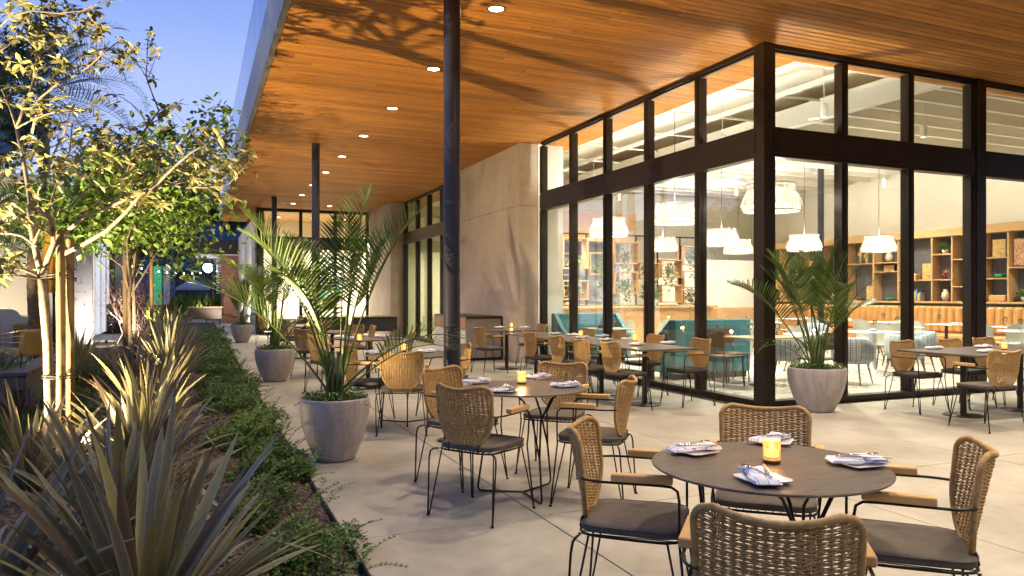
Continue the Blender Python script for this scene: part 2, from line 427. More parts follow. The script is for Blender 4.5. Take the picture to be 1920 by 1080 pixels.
M['redplant']=leafmat('bare pinkish shrub',(.30,.13,.10),(.5,.25,.2),.7,.1)
M['flower']=simple('white petal',(.85,.85,.8),.6)
M['stalk']=simple('palm stalk',(.10,.13,.04),.5,var=.3)

def soffit_mat():
    m=N('stained cedar soffit board'); v=m.co((1,22,22)); o=m.n('ObjectInfo'); cmb=m.n('CombineXYZ')
    for i in range(3): m.l(o.outputs['Random'],cmb.inputs[i])
    mu=m.n('VectorMath',operation='SCALE'); mu.inputs['Scale'].default_value=173.0; m.l(cmb.outputs[0],mu.inputs[0])
    ad=m.n('VectorMath',operation='ADD'); m.l(v,ad.inputs[0]); m.l(mu.outputs[0],ad.inputs[1])
    f=m.noise(1.6,7,.68,ad.outputs[0],.8)
    # lengths of board along X, each with its own tone
    s_=m.n('SeparateXYZ'); m.l(m.co(),s_.inputs[0])
    t=m.math('ADD',m.math('DIVIDE',s_.outputs[0],3.1),m.math('MULTIPLY',o.outputs['Random'],37.0))
    fl=m.math('FLOOR',t); wn=m.n('TexWhiteNoise',noise_dimensions='2D'); c2=m.n('CombineXYZ'); m.l(fl,c2.inputs[0]); m.l(o.outputs['Random'],c2.inputs[1]); m.l(c2.outputs[0],wn.inputs['Vector'])
    fr=m.math('FRACT',t); jn=m.math('LESS_THAN',fr,.0022)
    kn=m.n('TexVoronoi'); kn.inputs['Scale'].default_value=1.0; vv=m.co((1.3,9,9)); ad2=m.n('VectorMath',operation='ADD'); m.l(vv,ad2.inputs[0]); m.l(mu.outputs[0],ad2.inputs[1]); m.l(ad2.outputs[0],kn.inputs['Vector'])
    knot=m.math('LESS_THAN',kn.outputs['Distance'],.07)
    c=m.ramp(f,[(.28,(.20,.070,.010)),(.5,(.34,.135,.021)),(.72,(.47,.205,.040))])
    hs=m.n('HueSaturation'); m.l(c,hs.inputs['Color']); k=m.math('MULTIPLY_ADD',wn.outputs['Value'],.50); m.t.nodes[-1].inputs[2].default_value=.72; m.l(k,hs.inputs['Value'])
    c=m.mix(m.math('MAXIMUM',jn,m.math('MULTIPLY',knot,.6)),hs.outputs[0],(.06,.025,.008))
    m.set(Base_Color=c,Roughness=m.ramp(f,[(.2,(.48,.48,.48)),(.8,(.66,.66,.66))]),Specular_IOR_Level=.25); m.bump(f,.45,.006); return m.m
M['soffit']=soffit_mat()
M['soffitback']=simple('dark board gap',(.02,.010,.004),.9)
# ------------------------------------------------------------ ground, patio, interior floor
m=MB(); m.add([(-200,-60,-.06),(200,-60,-.06),(200,400,-.06),(-200,400,-.06)],[(0,1,2,3)]); m.obj('ground',M['mulch'],kind='structure')
# planting bed, gently mounded mulch
P=[]
bx=np.linspace(-2.3,.792,34); by=np.linspace(.2,41,220)
for y in by:
    P.append([(x,y,-.03+.05*math.sin(max(0,min(1,(x+2.3)/3.09))*math.pi)+npr.uniform(-.008,.008)) for x in bx])
m=MB(); m.grid(P); m.obj('planting_bed_soil',M['mulch'],kind='structure')
patio=link('patio',None,kind='structure')
xs=[.80,2.0,4.13,6.27,8.4,10.53,12.66,14.8]; ys=[-1.45,1.4,4.25,7.1,9.95,12.8,15.65,18.5,21.35,24.2,27.05,29.9,32.75,35.6,38.5,41.5]
g=.0045
for i in range(len(xs)-1):
    for j in range(len(ys)-1):
        x0,x1,y0,y1=xs[i],xs[i+1],ys[j],ys[j+1]
        if y0>=7.1 and x0>=6.27: continue
        if y0>27 and x0>=2.0: continue
        m=MB(); z=npr.uniform(-.0008,.0008)
        m.bbox(x0+(g if i else 0),y0+g,-.05,x1-g,y1-g,z,.0025); 
        me=m.mesh('slab',M['paving']); link('slab',me,patio)
m=MB(); m.box(.9,-1.4,-.045,14.8,41.5,-.012); m.obj('joint_bed',M['soil'],patio)
# thin steel edging on the bed
m=MB(); m.bbox(.786,-1.4,-.12,.797,41.5,.004,.002); m.obj('edging_strip',M['column'],patio)
m=MB(); m.box(6.52,7.26,-.04,19,28,.004); m.obj('interior_floor',M['intfloor'],kind='structure')
# lounge terrace to the left and path beyond
m=MB(); m.bbox(-14,12.4,-.05,-2.32,19.9,.012,.01); m.bbox(-2.3,41.6,-.05,14,80,.0,.01); m.obj('lounge_terrace',M['paving'],kind='structure')
m=MB()
m.bbox(-4.2,26,-.05,-2.32,41.5,.008,.01); m.obj('garden_path',M['paving'],kind='structure')

# ------------------------------------------------------------ restaurant building
B=thing('restaurant_building','low glass fronted restaurant with cedar soffit, concrete piers and dark bronze frames','building',(0,0,0))
SZ=4.55
sof=thing('soffit'); sof.parent=B; 
PW=.105; y=3.05; n=0
while y<33.45:
    yc=y+PW/2
    if yc<7.66: x1=14.6
    elif yc<27.9: x1=7.40
    else: x1=2.06
    key=(x1,)
    nm='plank_%s'%x1
    me=bpy.data.meshes.get(nm)
    if me is None:
        q=MB(); q.bbox(.93,.0042,0,x1,PW-.0042,.018,.009); me=q.mesh(nm,M['soffit'])
    link('plank',me,sof,(0,y,SZ+npr.uniform(0,.0015)))
    y+=PW; n+=1
q=MB(); q.box(.9,1.6,SZ+.020,14.7,7.66,SZ+.06); q.box(.9,7.66,SZ+.020,7.42,33.46,SZ+.06); q.obj('board_backing',M['soffitback'],B)
q=MB(); q.box(.93,-3,SZ,14.6,3.04,SZ+.02); q.obj('soffit_boards_overhead',M['soffit'],B,kind='stuff')
q=MB(); q.box(.9,-3,SZ+.93,19.4,33.4,SZ+1.0); q.box(.9,-3,SZ+.065,7.38,33.4,SZ+.92); q.box(7.39,-3,SZ+.065,19.4,7.64,SZ+.92); 
# roof slab above (keeps the sky out); interior is cut lower by its own ceiling
q.obj('roof',M['fascia'],B)
# fascia: bottom trim + vertical panels + glass guard
fa=thing('fascia'); fa.parent=B
yy=-2.9; L=2.44
while yy<33.4:
    y1=min(yy+L,33.5)
    q=MB(); q.bbox(.853,yy+.006,4.545,.8595,y1-.006,5.27,.002); q.bbox(.8605,yy+.006,4.542,.926,y1-.006,4.549,.001); q.obj('fascia_panel',M['fascia'],fa)
    yy+=L
q=MB(); q.box(.8612,-2.9,4.5492,.925,33.5,4.5505); q.box(.865,-2.9,5.0,.9,33.5,5.26); q.obj('fascia_backing',M['bronze'],fa)
q=MB(); q.bbox(.853,33.502,4.545,6.4,33.52,5.27,.002); q.obj('end_fascia_panel',M['fascia'],fa)
gu=thing('roof_guard'); gu.parent=B
yy=-2.9
while yy<33.3:
    y1=min(yy+1.22,33.4)
    q=MB(); q.bbox(.874,yy+.008,5.27,.886,y1-.008,6.36,.001); q.obj('glass_panel',M['guard'],gu); yy+=1.22
# piers
def pier(name,x0,x1,y0,y1,joint=3.26,mid=None):
    p=thing(name); p.parent=B
    q=MB(); q.box(x0+.012,y0+.012,0,x1,y1-.012,SZ-.002); q.obj('core',M['soffitback'],p)
    for (a,b) in ((0.005,joint-.004),(joint+.004,SZ-.003)):
        q=MB(); q.bbox(x0,y0,a,x0+.011,y1,b,.0015); q.obj('concrete_panel',M['pier'],p)
        q=MB(); q.bbox(x0+.0115,y0-.001,a,x1,y0+.011,b,.0015); q.obj('concrete_panel',M['pier'],p)
    return p
pier('pier',6.11,6.52,13.95,17.83)
pier('pier',6.02,6.52,24.6,27.98)
# curtain walls. along='y': plane x=c ; along='x': plane y=c
def wallframe(name,along,c,marks,thick=.055,dep=.14,zt=3.514,zm=3.14,posts=(),zmid=(3.19,3.46),glassin=.06,zb=.075,doors=()):
    w=thing(name); w.parent=B
    def bb(q,a0,a1,d0,d1,z0,z1,b=.003):
        if along=='y': q.bbox(c+d0,a0,z0,c+d1,a1,z1,b)
        else: q.bbox(a0,c+d0,z0,a1,c+d1,z1,b)
    lo,hi=marks[0],marks[-1]
    q=MB(); bb(q,lo,hi,-.005,dep,.004,zb); q.obj('sill',M['bronze'],w)
    q=MB(); bb(q,lo,hi,-.012,dep,zm,zt); bb(q,lo,hi,-.022,-.0125,zmid[0],zmid[1],.002); q.obj('transom_beam',M['bronze'],w)
    q=MB(); bb(q,lo,hi,.0,dep,SZ-.055,SZ-.002); bb(q,lo,hi,.03,.07,SZ-.085,SZ-.0555,.002); q.obj('head',M['bronze'],w)
    for a in marks:
        if a in posts: continue
        for z0,z1 in ((zb,zm),(zt,SZ-.0855)):
            q=MB(); bb(q,a-thick,a+thick,.002,dep-.004,z0+.001,z1-.001); bb(q,a-thick*.45,a+thick*.45,-.012,.0015,z0+.001,z1-.001,.002); q.obj('mullion',M['bronze'],w)
    for a,b in zip(marks[:-1],marks[1:]):
        for z0,z1 in ((zb,zm),(zt,SZ-.0855)):
            q=MB(); bb(q,a+thick,b-thick,glassin,glassin+.010,z0,z1,.001); q.obj('pane',M['glass'],w)
    return w
wallframe('window_wall','y',6.485,[7.36,8.57,9.865,11.14,12.41,13.72])
wallframe('window_wall','x',7.227,[6.62,7.85,9.085,10.36],)
wallframe('window_wall','x',7.227,[10.58,11.95,13.3,14.6],zb=.03)
wallframe('window_wall','y',6.45,[17.9,19.05,20.4,21.7,23.0,24.5])
wallframe('window_wall','x',28.0,[2.15,3.5,4.75,5.96],zt=3.55,zm=3.1)
q=MB(); q.bbox(6.455,7.19,.002,6.565,7.30,SZ-.001,.004); q.bbox(6.566,7.205,.002,6.615,7.34,SZ-.001,.004); q.bbox(6.47,7.301,.002,6.60,7.36,SZ-.001,.003); q.obj('corner_post',M['bronze'],B)
q=MB(); q.bbox(10.39,7.20,.002,10.56,7.38,SZ-.001,.004); q.obj('intermediate_post',M['bronze'],B)
q=MB(); q.bbox(1.95,27.9,.002,2.13,28.2,SZ-.001,.004); q.obj('end_post',M['bronze'],B)
# white side wall going on past the canopy, and louvre window beside it
q=MB(); q.bbox(1.97,28.8,0,2.2,41.0,4.40,.01); q.obj('side_wall',simple('sunny cream render',(.82,.72,.56),.8,var=.05),B)
q=MB(); q.bbox(1.94,28.75,4.40,2.25,41.05,4.45,.004); q.obj('coping',M['bronze'],B)
q=MB(); q.bbox(1.965,28.21,.05,2.06,28.48,4.5,.003); q.bbox(1.965,28.52,.05,2.06,28.79,4.5,.003); q.obj('side_frame',M['bronze'],B)
# ------------------------------------------------------------ interior shell
I=B
q=MB()
q.box(6.53,13.95,0,7.12,17.83,SZ+.3); q.obj('inner_white_wall',M['whitewall'],I)
q=MB(); q.box(17.9,7.3,0,18.1,28,5.4); q.obj('east_wall',M['cream'],I)
q=MB(); q.box(6.55,20.6,0,17.9,20.8,5.4); q.obj('back_wall',M['cream'],I)
q=MB(); q.box(14.7,7.0,0,14.9,7.22,5.4); q.box(14.9,7.0,0,18.1,7.25,5.4); q.obj('end_wall',M['whitewall'],I)
# upper ceiling, upstand and beams
q=MB(); q.box(7.42,7.68,5.40,17.9,20.6,5.46); q.obj('ceiling',simple('white ceiling paint',(.90,.88,.81),.7,var=.02),I)
q=MB(); q.box(7.4,7.66,SZ,7.44,20.6,5.4); q.box(7.44,7.66,SZ,17.9,7.70,5.4); q.obj('ceiling_upstand',M['whitewall'],I)
q=MB(); q.bbox(10.4,7.72,4.60,10.55,20.5,4.98,.01); q.obj('main_beam',M['white'],I)
yb=8.1
joist=MB(); joist.bbox(10.56,-.04,4.66,17.8,.04,4.95,.008); jm=joist.mesh('joist',M['white'])
wave=MB()
while yb<20.4:
    link('joist',jm,I,(0,yb,0)); 
    yb+=.62
P=[[ (x,yv,4.985-.10*abs(math.sin((yv-8.1)/.62*math.pi))-.012*math.sin(x*2.2+yv)) for x in np.linspace(10.56,17.8,14)] for yv in np.arange(8.1,20.4,.062)]
wave.grid(P); wave.obj('draped_acoustic_cloth',simple('cream acoustic cloth',(.78,.69,.52),.9),I)
# sprinkler pipes
q=MB()
for xp in (8.2,9.3): q.tube([(xp,7.8,4.86),(xp,20.4,4.86)],.032,8)
for yp in np.arange(8.4,20,1.7): q.tube([(7.5,yp,4.92),(10.35,yp,4.92)],.024,8)
q.obj('sprinkler_pipes',M['white'],I)
q=MB(); 
for xp in (8.9,): 
    q.bbox(xp-.05,8,4.70,xp+.05,20.3,4.76,.004)
q.obj('lighting_track',M['white'],I)
# second bay room (behind the second window wall)
q=MB(); q.box(6.5,27.9,0,18,28.1,5.2); q.obj('north_room_wall',simple('pale green plaster',(.48,.52,.36),.8),I)
q=MB(); q.box(11.6,20.8,0,11.75,27.9,5.2); q.obj('north_room_side_wall',M['cream'],I)
q=MB(); q.box(7.42,20.8,4.9,11.6,27.9,4.95); q.obj('north_room_ceiling',M['whitewall'],I)
q=MB(); q.box(7.125,17.84,0,7.15,17.9,.1)
# far room behind the far window wall
q=MB(); q.box(2.2,31.6,0,6.5,31.75,4.6); q.box(6.4,28.2,0,6.5,31.6,4.6); q.obj('far_room_wall',M['whitewall'],I)
q=MB(); q.box(2.2,28.1,4.45,6.5,31.6,4.5); q.obj('far_room_ceiling',M['oakx'],I)
q=MB(); q.box(2.2,28.15,-.02,6.5,31.6,.006); q.obj('far_room_floor',M['intfloor'],I)

# ------------------------------------------------------------ round columns
q=MB(); q.lathe([(.145,.002),(.145,.012),(.084,.014),(.082,.02),(.082,SZ-.002)],32); cm=q.mesh('round_column',M['column'])
for (yy,lab) in ((6.78,'dark round steel column nearest the camera, rising from between the round tables'),(15.70,'middle dark steel column standing behind the big potted palms'),(24.66,'farthest thin steel column under the soffit by the end window')):
    link('steel_column',cm,None,(2.26,yy,0),None,None,lab,'column','round columns carrying the canopy')
# ------------------------------------------------------------ downlights
SPW=1.0
def spot(name,loc,rot,W,col,size=100,blend=.6,rad=.05,parent=None):
    l=bpy.data.lights.new(name,'SPOT'); l.energy=W; l.color=col; l.spot_size=R(size); l.spot_blend=blend; l.shadow_soft_size=rad
    o=bpy.data.objects.new(name,l); COL.objects.link(o); o.location=loc; o.rotation_euler=rot
    if parent is not None: o.parent=parent
    return o
def point(name,loc,W,col,rad=.05,parent=None):
    l=bpy.data.lights.new(name,'POINT'); l.energy=W; l.color=col; l.shadow_soft_size=rad
    o=bpy.data.objects.new(name,l); COL.objects.link(o); o.location=loc
    if parent is not None: o.parent=parent
    return o
q=MB(); q.lathe([(.098,-.002),(.102,-.008),(.088,-.010),(.084,-.002),(.08,.03)],28); trim=q.mesh('trim_ring',M['bronze'])
q=MB(); q.lathe([(.001,-.0035),(.081,-.0035)],28); lens=q.mesh('lens',M['lens'])
WARM=(1,.83,.64)
dlspots=[(3.02,5.18+2.35*k) for k in range(10)]
dlspots=[(3.02,y) for y in (-1.87,.48,2.83,5.18,7.53,9.87,12.22,14.55,16.9,19.24,21.6,23.9,26.2)]+[(4.28,26.4)]+[(5.4,5.1),(5.4,2.83),(5.4,.48),(7.75,4.6),(10.1,4.6),(12.4,4.6),(7.75,2.0),(10.1,2.0)]
ordn=['first','second','third','fourth','fifth','sixth','seventh','eighth','ninth','tenth','eleventh','twelfth','thirteenth','fourteenth','fifteenth','sixteenth','seventeenth']
k=0
for (x,y) in dlspots:
    vis=(x==3.02 and y>7) or x==4.28
    if x==4.28: lab='recessed downlight set apart to the right, just before the far window wall'
    elif vis:
        k+=1; lab='%s lit recessed downlight from the near end of the soffit row'%ordn[k-1]
    else: lab='downlight above the frame, %s, %s'%('row by the walk' if x==3.02 else 'row over the nearest tables' if x==5.4 else 'row by the right hand glass', ordn[dlspots.index((x,y))%13])
    t=thing('recessed_downlight',lab,'downlight',(x,y,SZ),0,'recessed downlights in the cedar soffit')
    link('trim_ring',trim,t); link('lens',lens,t)
    W=(275 if x==3.02 else 325) if y<12 else 280
    spot('lamp',(0,0,-.03),(0,0,0),W,WARM,125,.8,.11,t)
# ------------------------------------------------------------ woven dining chair (sitter faces +Y)
def back_pt(u,v,off=0.0):
    """u in -1..1 across, v 0 bottom..1 top"""
    z0,zt=.430,.828
    a=min(v/.62,1.0); w=.205*(1-(1-a)**2.3)**(1/1.9)*.985+.004
    w+=.006*max(0,v-.62)/.38
    r=.13
    if v>1-r:
        t=(v-(1-r))/r; w-=.055*(1-math.sqrt(max(0,1-t*t)))
    x=u*w
    z=z0+(zt-z0)*v-.020*(1-u*u)*v*v+.012
    y=-.195-.085*v+1.0*x*x*(0.6+.5*v)*1.6
    return Vector((x,y-off,z))
def chair_meshes():
    D={}
    # cushion
    q=MB(); rows=[]
    def sup(a,wx,wy,n=5.5):
        c,s=math.cos(a),math.sin(a); k=(abs(c)**n+abs(s)**n)**(-1/n)
        x,y=c*k*wx,s*k*wy
        x*=1+.045*(y/wy); return x,y
    zs=[(.432,.93),(.436,.985),(.448,1.0),(.460,.985),(.467,.93),(.470,.8),(.472,.5),(.4725,.02)]
    for z,s_ in zs:
        rows.append([(sup(2*math.pi*k/48,.218*s_,.215*s_)[0],sup(2*math.pi*k/48,.218*s_,.215*s_)[1]+.005,z) for k in range(48)])
    q.grid(rows,True,True); q.add(rows[0],[tuple(range(47,-1,-1))]); 
    piping=[(sup(2*math.pi*k/64,.2185,.2155)[0],sup(2*math.pi*k/64,.2185,.2155)[1]+.005,.462) for k in range(64)]
    q.tube(piping,.0032,6,closed=True); D['cushion']=q.mesh('seat_cushion',M['cushion'])
    # seat frame with cross wires
    q=MB(); loop=[(sup(2*math.pi*k/40,.218,.212)[0],sup(2*math.pi*k/40,.218,.212)[1]+.003,.424) for k in range(40)]
    q.tube(loop,.0060,8,closed=True)
    for k in range(-6,7):
        x=k*.032; q.tube([(x,-.205,.4245),(x,.21,.4245)],.0025,5)
    for s_ in (-1,1):
        q.tube([(s_*.11,-.205,.424),(s_*.112,-.212,.432),(s_*.114,-.205,.455),(s_*.115,-.200,.475)],.0055,8)
    D['frame']=q.mesh('seat_frame',M['black'])
    # legs: hairpins
    def hair(sx,sy):
        q=MB(); f=Vector((sx*.248,sy*.245,.006))
        if sy>0:
            a=[f+Vector((-sx*.003,0,.01)),Vector((sx*.219,.205,.415)),]
            b=[f+Vector((sx*.003,-sy*.008,.01)),Vector((sx*.205,.155,.424))]
            q.tube(a,.0055,8); q.tube(b,.0048,8)
        else:
            a=[f,Vector((sx*.257,-.222,.36)),Vector((sx*.252,-.215,.405)),Vector((sx*.236,-.205,.42)),Vector((sx*.205,-.195,.424))]
            b=[f+Vector((-sx*.006,.006,0)),Vector((sx*.20,-.160,.424))]
            q.tube(a,.0055,8); q.tube(b,.0048,8)
        q.lathe([(.011,.0),(.0115,.004),(.009,.012),(.001,.013)],10,(f.x,f.y,0),True)
        return q.mesh('leg',M['black'])
    D['legs']=[hair(a,b) for a in (-1,1) for b in (-1,1)]
    # arms
    def arm(s_):
        q=MB(); pts=[]
        ctl=[(.219,.205,.415),(.228,.205,.50),(.234,.204,.60),(.236,.198,.635),(.240,.175,.652),(.243,.12,.655),(.246,0,.655),(.248,-.10,.655),(.241,-.140,.655),(.228,-.172,.655),(.212,-.186,.655),(.199,-.190,.655)]
        q.tube([(s_*x,y,z) for x,y,z in ctl],.0056,8); return q.mesh('arm_rod',M['black'])
    D['arms']=[arm(-1),arm(1)]
    def rest(s_):
        q=MB(); Mx=Matrix.Translation((s_*.240,.055,.662))@Matrix.Rotation(R(2*s_),4,'Z')
        q.bbox(-.021,-.115,0,.021,.125,.030,.004,Mx); return q.mesh('armrest',M['oak'])
    D['rests']=[rest(-1),rest(1)]
    # woven back: rim
    q=MB(); out=[]
    vs=[0.0]+list(np.linspace(.01,1,46))
    seq=[back_pt(-1,v) for v in vs]+[back_pt(u,1) for u in np.linspace(-1,1,18)[1:-1]]+[back_pt(1,v) for v in reversed(vs)]
    # resample closed outline
    seq.append(seq[0]); ds=[0]
    for a,b in zip(seq[:-1],seq[1:]): ds.append(ds[-1]+(b-a).length)
    n=300; pts=[];j=0
    for i in range(n):
        t=ds[-1]*i/n
        while ds[j+1]<t: j+=1
        f=(t-ds[j])/max(1e-9,ds[j+1]-ds[j]); pts.append(seq[j].lerp(seq[j+1],f))
    pts=[(pts[i-1]+pts[i]+pts[(i+1)%n])/3 for i in range(n)]
    q.tube(pts,[.0122 if i%2 else .0102 for i in range(n)],8,closed=True); D['rim']=q.mesh('rim',M['wicker'])
    # stakes + weavers
    q=MB(); pitch=.0265
    for k in range(-9,10):
        x=k*pitch; col=[]
        for v in np.linspace(.0,1,26):
            w=back_pt(1,v).x
            if abs(x)<w-.004: col.append(back_pt(x/w,v))
        if len(col)>3: q.tube(col,.0036,5)
    rows=58
    for i in range(rows):
        v=.018+.965*i/(rows-1); w=back_pt(1,v).x-.004; n=max(6,int(2*w/(pitch/6)))
        pts=[];rr=[]
        for t in np.linspace(-1,1,n+1):
            x=t*w; p=back_pt(x/max(.01,back_pt(1,v).x),v); ph=math.cos(math.pi*x/pitch+math.pi*(i%2))
            rr.append((.0021+.0022*abs(math.cos(math.pi*x/pitch))**1.5)*(1+.1*math.sin(i*5.1))); p=p+Vector((0,-.0030*ph,.0010*math.sin(i*2.3+x*30))); pts.append(p)
        q.tube(pts,rr,4,flat=1.0)
    D['weave']=q.mesh('woven_panel',M['wicker'])
    return D
CH=chair_meshes()
def make_chair():
    t=thing('woven_dining_chair','woven rope armchair','chair')
    link('seat_cushion',CH['cushion'],t); link('seat_frame',CH['frame'],t)
    for me in CH['legs']: link('leg',me,t)
    for me in CH['arms']: link('arm_rod',me,t)
    for me in CH['rests']: link('armrest',me,t)
    b=link('backrest',CH['rim'],t); link('woven_panel',CH['weave'],b)
    return t
chair0=make_chair(); first=[True]
def chair(x,y,face,label,group='woven rope armchairs on the patio'):
    """face: direction (dx,dy) the sitter looks"""
    rz=math.atan2(face[1],face[0])-math.pi/2
    if first[0]:
        first[0]=False; c=chair0; c.location=(x,y,0); c.rotation_euler=(0,0,rz); c['label']=label; c['group']=group; return c
    return clone(chair0,label,(x,y,0),rz,group)
def around(T,pos,label,tw=0.0):
    """place chair with its back top near pos, facing table centre T"""
    d=Vector((T[0]-pos[0],T[1]-pos[1])); d.normalize()
    if tw: d=Vector((d.x*math.cos(tw)-d.y*math.sin(tw),d.x*math.sin(tw)+d.y*math.cos(tw)))
    return chair(pos[0]+d.x*.262,pos[1]+d.y*.262,(d.x,d.y),label)
# ------------------------------------------------------------ round table
def round_top():
    q=MB(); r=.440; q.lathe([(.001,.738),(r-.010,.738),(r-.002,.7425),(r,.7465),(r-.002,.7495),(.001,.75)],96,smooth=False); return q.mesh('tabletop',M['top'])
def round_leg(a):
    q=MB(); c,s=math.cos(a),math.sin(a)
    def p(r,z,t=0): 
        return (r*c-t*s,r*s+t*c,z)
    q.tube([p(.0,.012),p(.29,.010),p(.315,.014),p(.328,.034),p(.325,.06),p(.29,.30),p(.24,.55,.03),p(.25,.69,.10),p(.27,.7365,.16)],.0075,8)
    q.tube([p(.325,.06),p(.29,.30),p(.24,.55,-.03),p(.25,.69,-.10),p(.27,.7365,-.16)],.0065,8)
    return q.mesh('leg',M['black'])
def round_brace():
    q=MB(); 
    pts=[(.27*math.cos(a),.27*math.sin(a),.733) for a in np.linspace(0,2*math.pi,37)[:-1]]
    q.tube(pts,.005,6,closed=True); return q.mesh('ring_brace',M['black'])
RT_top=round_top(); RT_legs=[round_leg(R(a)) for a in (-100,20,140)]; RT_br=round_brace()
def round_table(x,y,label,rz=0):
    t=thing('round_table',label,'table',(x,y,0),rz,'round slate topped tables'); link('tabletop',RT_top,t); link('ring_brace',RT_br,t)
    for me in RT_legs: link('leg',me,t)
    return t
def ped_table(x,y,w,d,label,rz=0,mat='top',h=.75,group='pedestal tables on the patio',leg='bronze',base=.21):
    t=thing('pedestal_table',label,'table',(x,y,0),rz,group)
    q=MB(); q.bbox(-w/2,-d/2,h-.022,w/2,d/2,h,.006); q.obj('tabletop',M[mat],t)
    q=MB(); q.lathe([(.034,.016),(.034,h-.03)],20); q.bbox(-.14,-.02,h-.032,.14,.02,h-.0225,.003); q.bbox(-.02,-.14,h-.033,.02,.14,h-.0228,.003); q.obj('pedestal',M[leg],t)
    q=MB(); q.lathe([(base,.001),(base+.002,.008),(base-.01,.013),(.05,.018),(.035,.024)],36,cap=True); q.obj('base_plate',M[leg],t)
    return t
# ------------------------------------------------------------ tableware
def plate_mesh():
    q=MB(); rows=[]
    def ro(s_,z,n=24):
        out=[]
        for k in range(n*2):
            a=2*math.pi*k/(n*2); c,s=math.cos(a),math.sin(a); kk=(abs(c)**7+abs(s)**7)**(-1/7); out.append((c*kk*s_,s*kk*s_,z))
        return out
    rows=[ro(.050,.001),ro(.062,.003),ro(.078,.011),ro(.0795,.0125),ro(.078,.0132),ro(.060,.0055),ro(.045,.0045),ro(.001,.0045)]
    q.grid(rows,True,True); return q.mesh('square_plate',M['china'])
def napkin_mesh(seed):
    r=random.Random(seed); q=MB(); nx,ny=26,12; L,W=.215,.085
    ph=r.uniform(0,6)
    def top(i,j):
        u=i/(nx-1); v=j/(ny-1)*2-1; pinch=1-.32*math.exp(-((u-.62)/.16)**2)
        x=(u-.5)*L; y=v*W/2*pinch+ .006*math.sin(u*7+ph)
        e=max(0,1-abs(v)**4)**.5*max(0,1-abs(2*u-1)**10)**.5
        z=.005+.013*e*(1+.30*math.sin(u*11+ph)+.22*math.sin(v*5+u*6+ph))+.006*math.exp(-((u-.62)/.1)**2)*e
        return (x,y,z)
    T=[[top(i,j) for j in range(ny)] for i in range(nx)]
    Bt=[[(x*.98,y*.96,.0015) for (x,y,z) in row] for row in T]
    q.grid(T); q.grid(Bt)
    # layered folded edges
    for k,(dz,s_) in enumerate(((.004,1.03),(.008,1.01),(.0115,.985))):
        edge=[]
        for i in range(1,nx-1): x,y,z=T[i][0]; edge.append((x,y*s_-.001,dz))
        q.tube(edge,.0024,5); 
        edge=[]
        for i in range(1,nx-1): x,y,z=T[i][-1]; edge.append((x,y*s_+.001,dz))
        q.tube(edge,.0024,5)
    # close the rim
    for row,sg in ((0,1),(ny-1,-1)):
        q.grid([[T[i][row] for i in range(nx)],[Bt[i][row] for i in range(nx)]])
    for c_ in (0,nx-1): q.grid([T[c_],Bt[c_]])
    return q.mesh('napkin',M['napkin'])
def fork_mesh():
    q=MB(); pr=[(-.085,.0028),(-.06,.0042),(-.02,.0030),(.02,.0022),(.045,.0030),(.055,.0085)]
    q.tube([(x,0,.0012+.003*math.sin((x+.085)*12)) for x,w in pr],[w for x,w in pr],8,flat=.3)
    for k in range(4): 
        yy=(k-1.5)*.0050; q.tube([(.053,yy*.8,.003),(.07,yy,.0038),(.092,yy,.0065)],.0013,5)
    q.tube([(.048,0,.003),(.056,0,.003)],[.006,.0095],8,flat=.25)
    return q.mesh('fork',M['steel'])
def knife_mesh():
    q=MB(); q.tube([(-.09,0,.002),(-.06,0,.002),(0,0,.002),(.012,0,.002)],[.0035,.005,.004,.003],8,flat=.45)
    q.add([(.010,-.004,.002),(.10,-.004,.002),(.113,.002,.002),(.095,.0065,.002),(.010,.0055,.002),(.010,-.004,.0034),(.10,-.004,.0034),(.113,.002,.003),(.095,.0065,.0026),(.010,.0055,.0026)],
          [(4,3,2,1,0),(5,6,7,8,9),(0,1,6,5),(1,2,7,6),(2,3,8,7),(3,4,9,8),(4,0,5,9)])
    return q.mesh('knife',M['steel'])
PL=plate_mesh(); NK=[napkin_mesh(i) for i in range(5)]; FK=fork_mesh(); KN=knife_mesh()
def setting(x,y,ang,where,z=.751,cut=True,nk=0,plate=True,dz=0):
    c,s=math.cos(ang),math.sin(ang)
    if plate: link('square_plate',PL,None,(x,y,z),(0,0,ang+.35),None,'white plate under the napkin '+where,'plate','white side plates on the tables')
    link('folded_napkin',NK[nk%5],None,(x-s*.012,y+c*.012,z+.0125),(0,R(-1.5),ang+math.pi/2*0),None,'white blue-edged folded napkin '+where,'napkin','folded napkins on the plates')
    if cut:
        link('fork',FK,None,(x-.018*s-.005*c,y+.018*c,z+.0335),(0,0,ang+.25),None,'steel fork on the napkin '+where,'fork','forks on the napkins')
        link('knife',KN,None,(x+.018*s,y-.018*c,z+.0335),(0,0,ang-.18),None,'steel knife on the napkin '+where,'knife','knives on the napkins')
q=MB(); q.lathe([(.027,.0),(.031,.003),(.0325,.012),(.0335,.085),(.0325,.0885),(.031,.0885),(.0305,.03),(.001,.026)],30,smooth=True); CG=q.mesh('candle_holder',[M['candleglass']])
q=MB(); q.lathe([(.001,-.0),(.0315,.0005),(.0330,.004),(.0335,.0125),(.0332,.0135)],30); CB=q.mesh('glass_foot',M['amberbase'])
q=MB(); q.lathe([(.001,.026),(.026,.027),(.0265,.050),(.001,.048)],18); q2=MB(); q2.lathe([(.001,.050),(.006,.054),(.0075,.062),(.004,.074),(.001,.083)],10)
CW=q.mesh('wax',emis('glowing candle wax',(1,.66,.30),6,(.8,.6,.35))); CF=q2.mesh('flame',M['flame'])
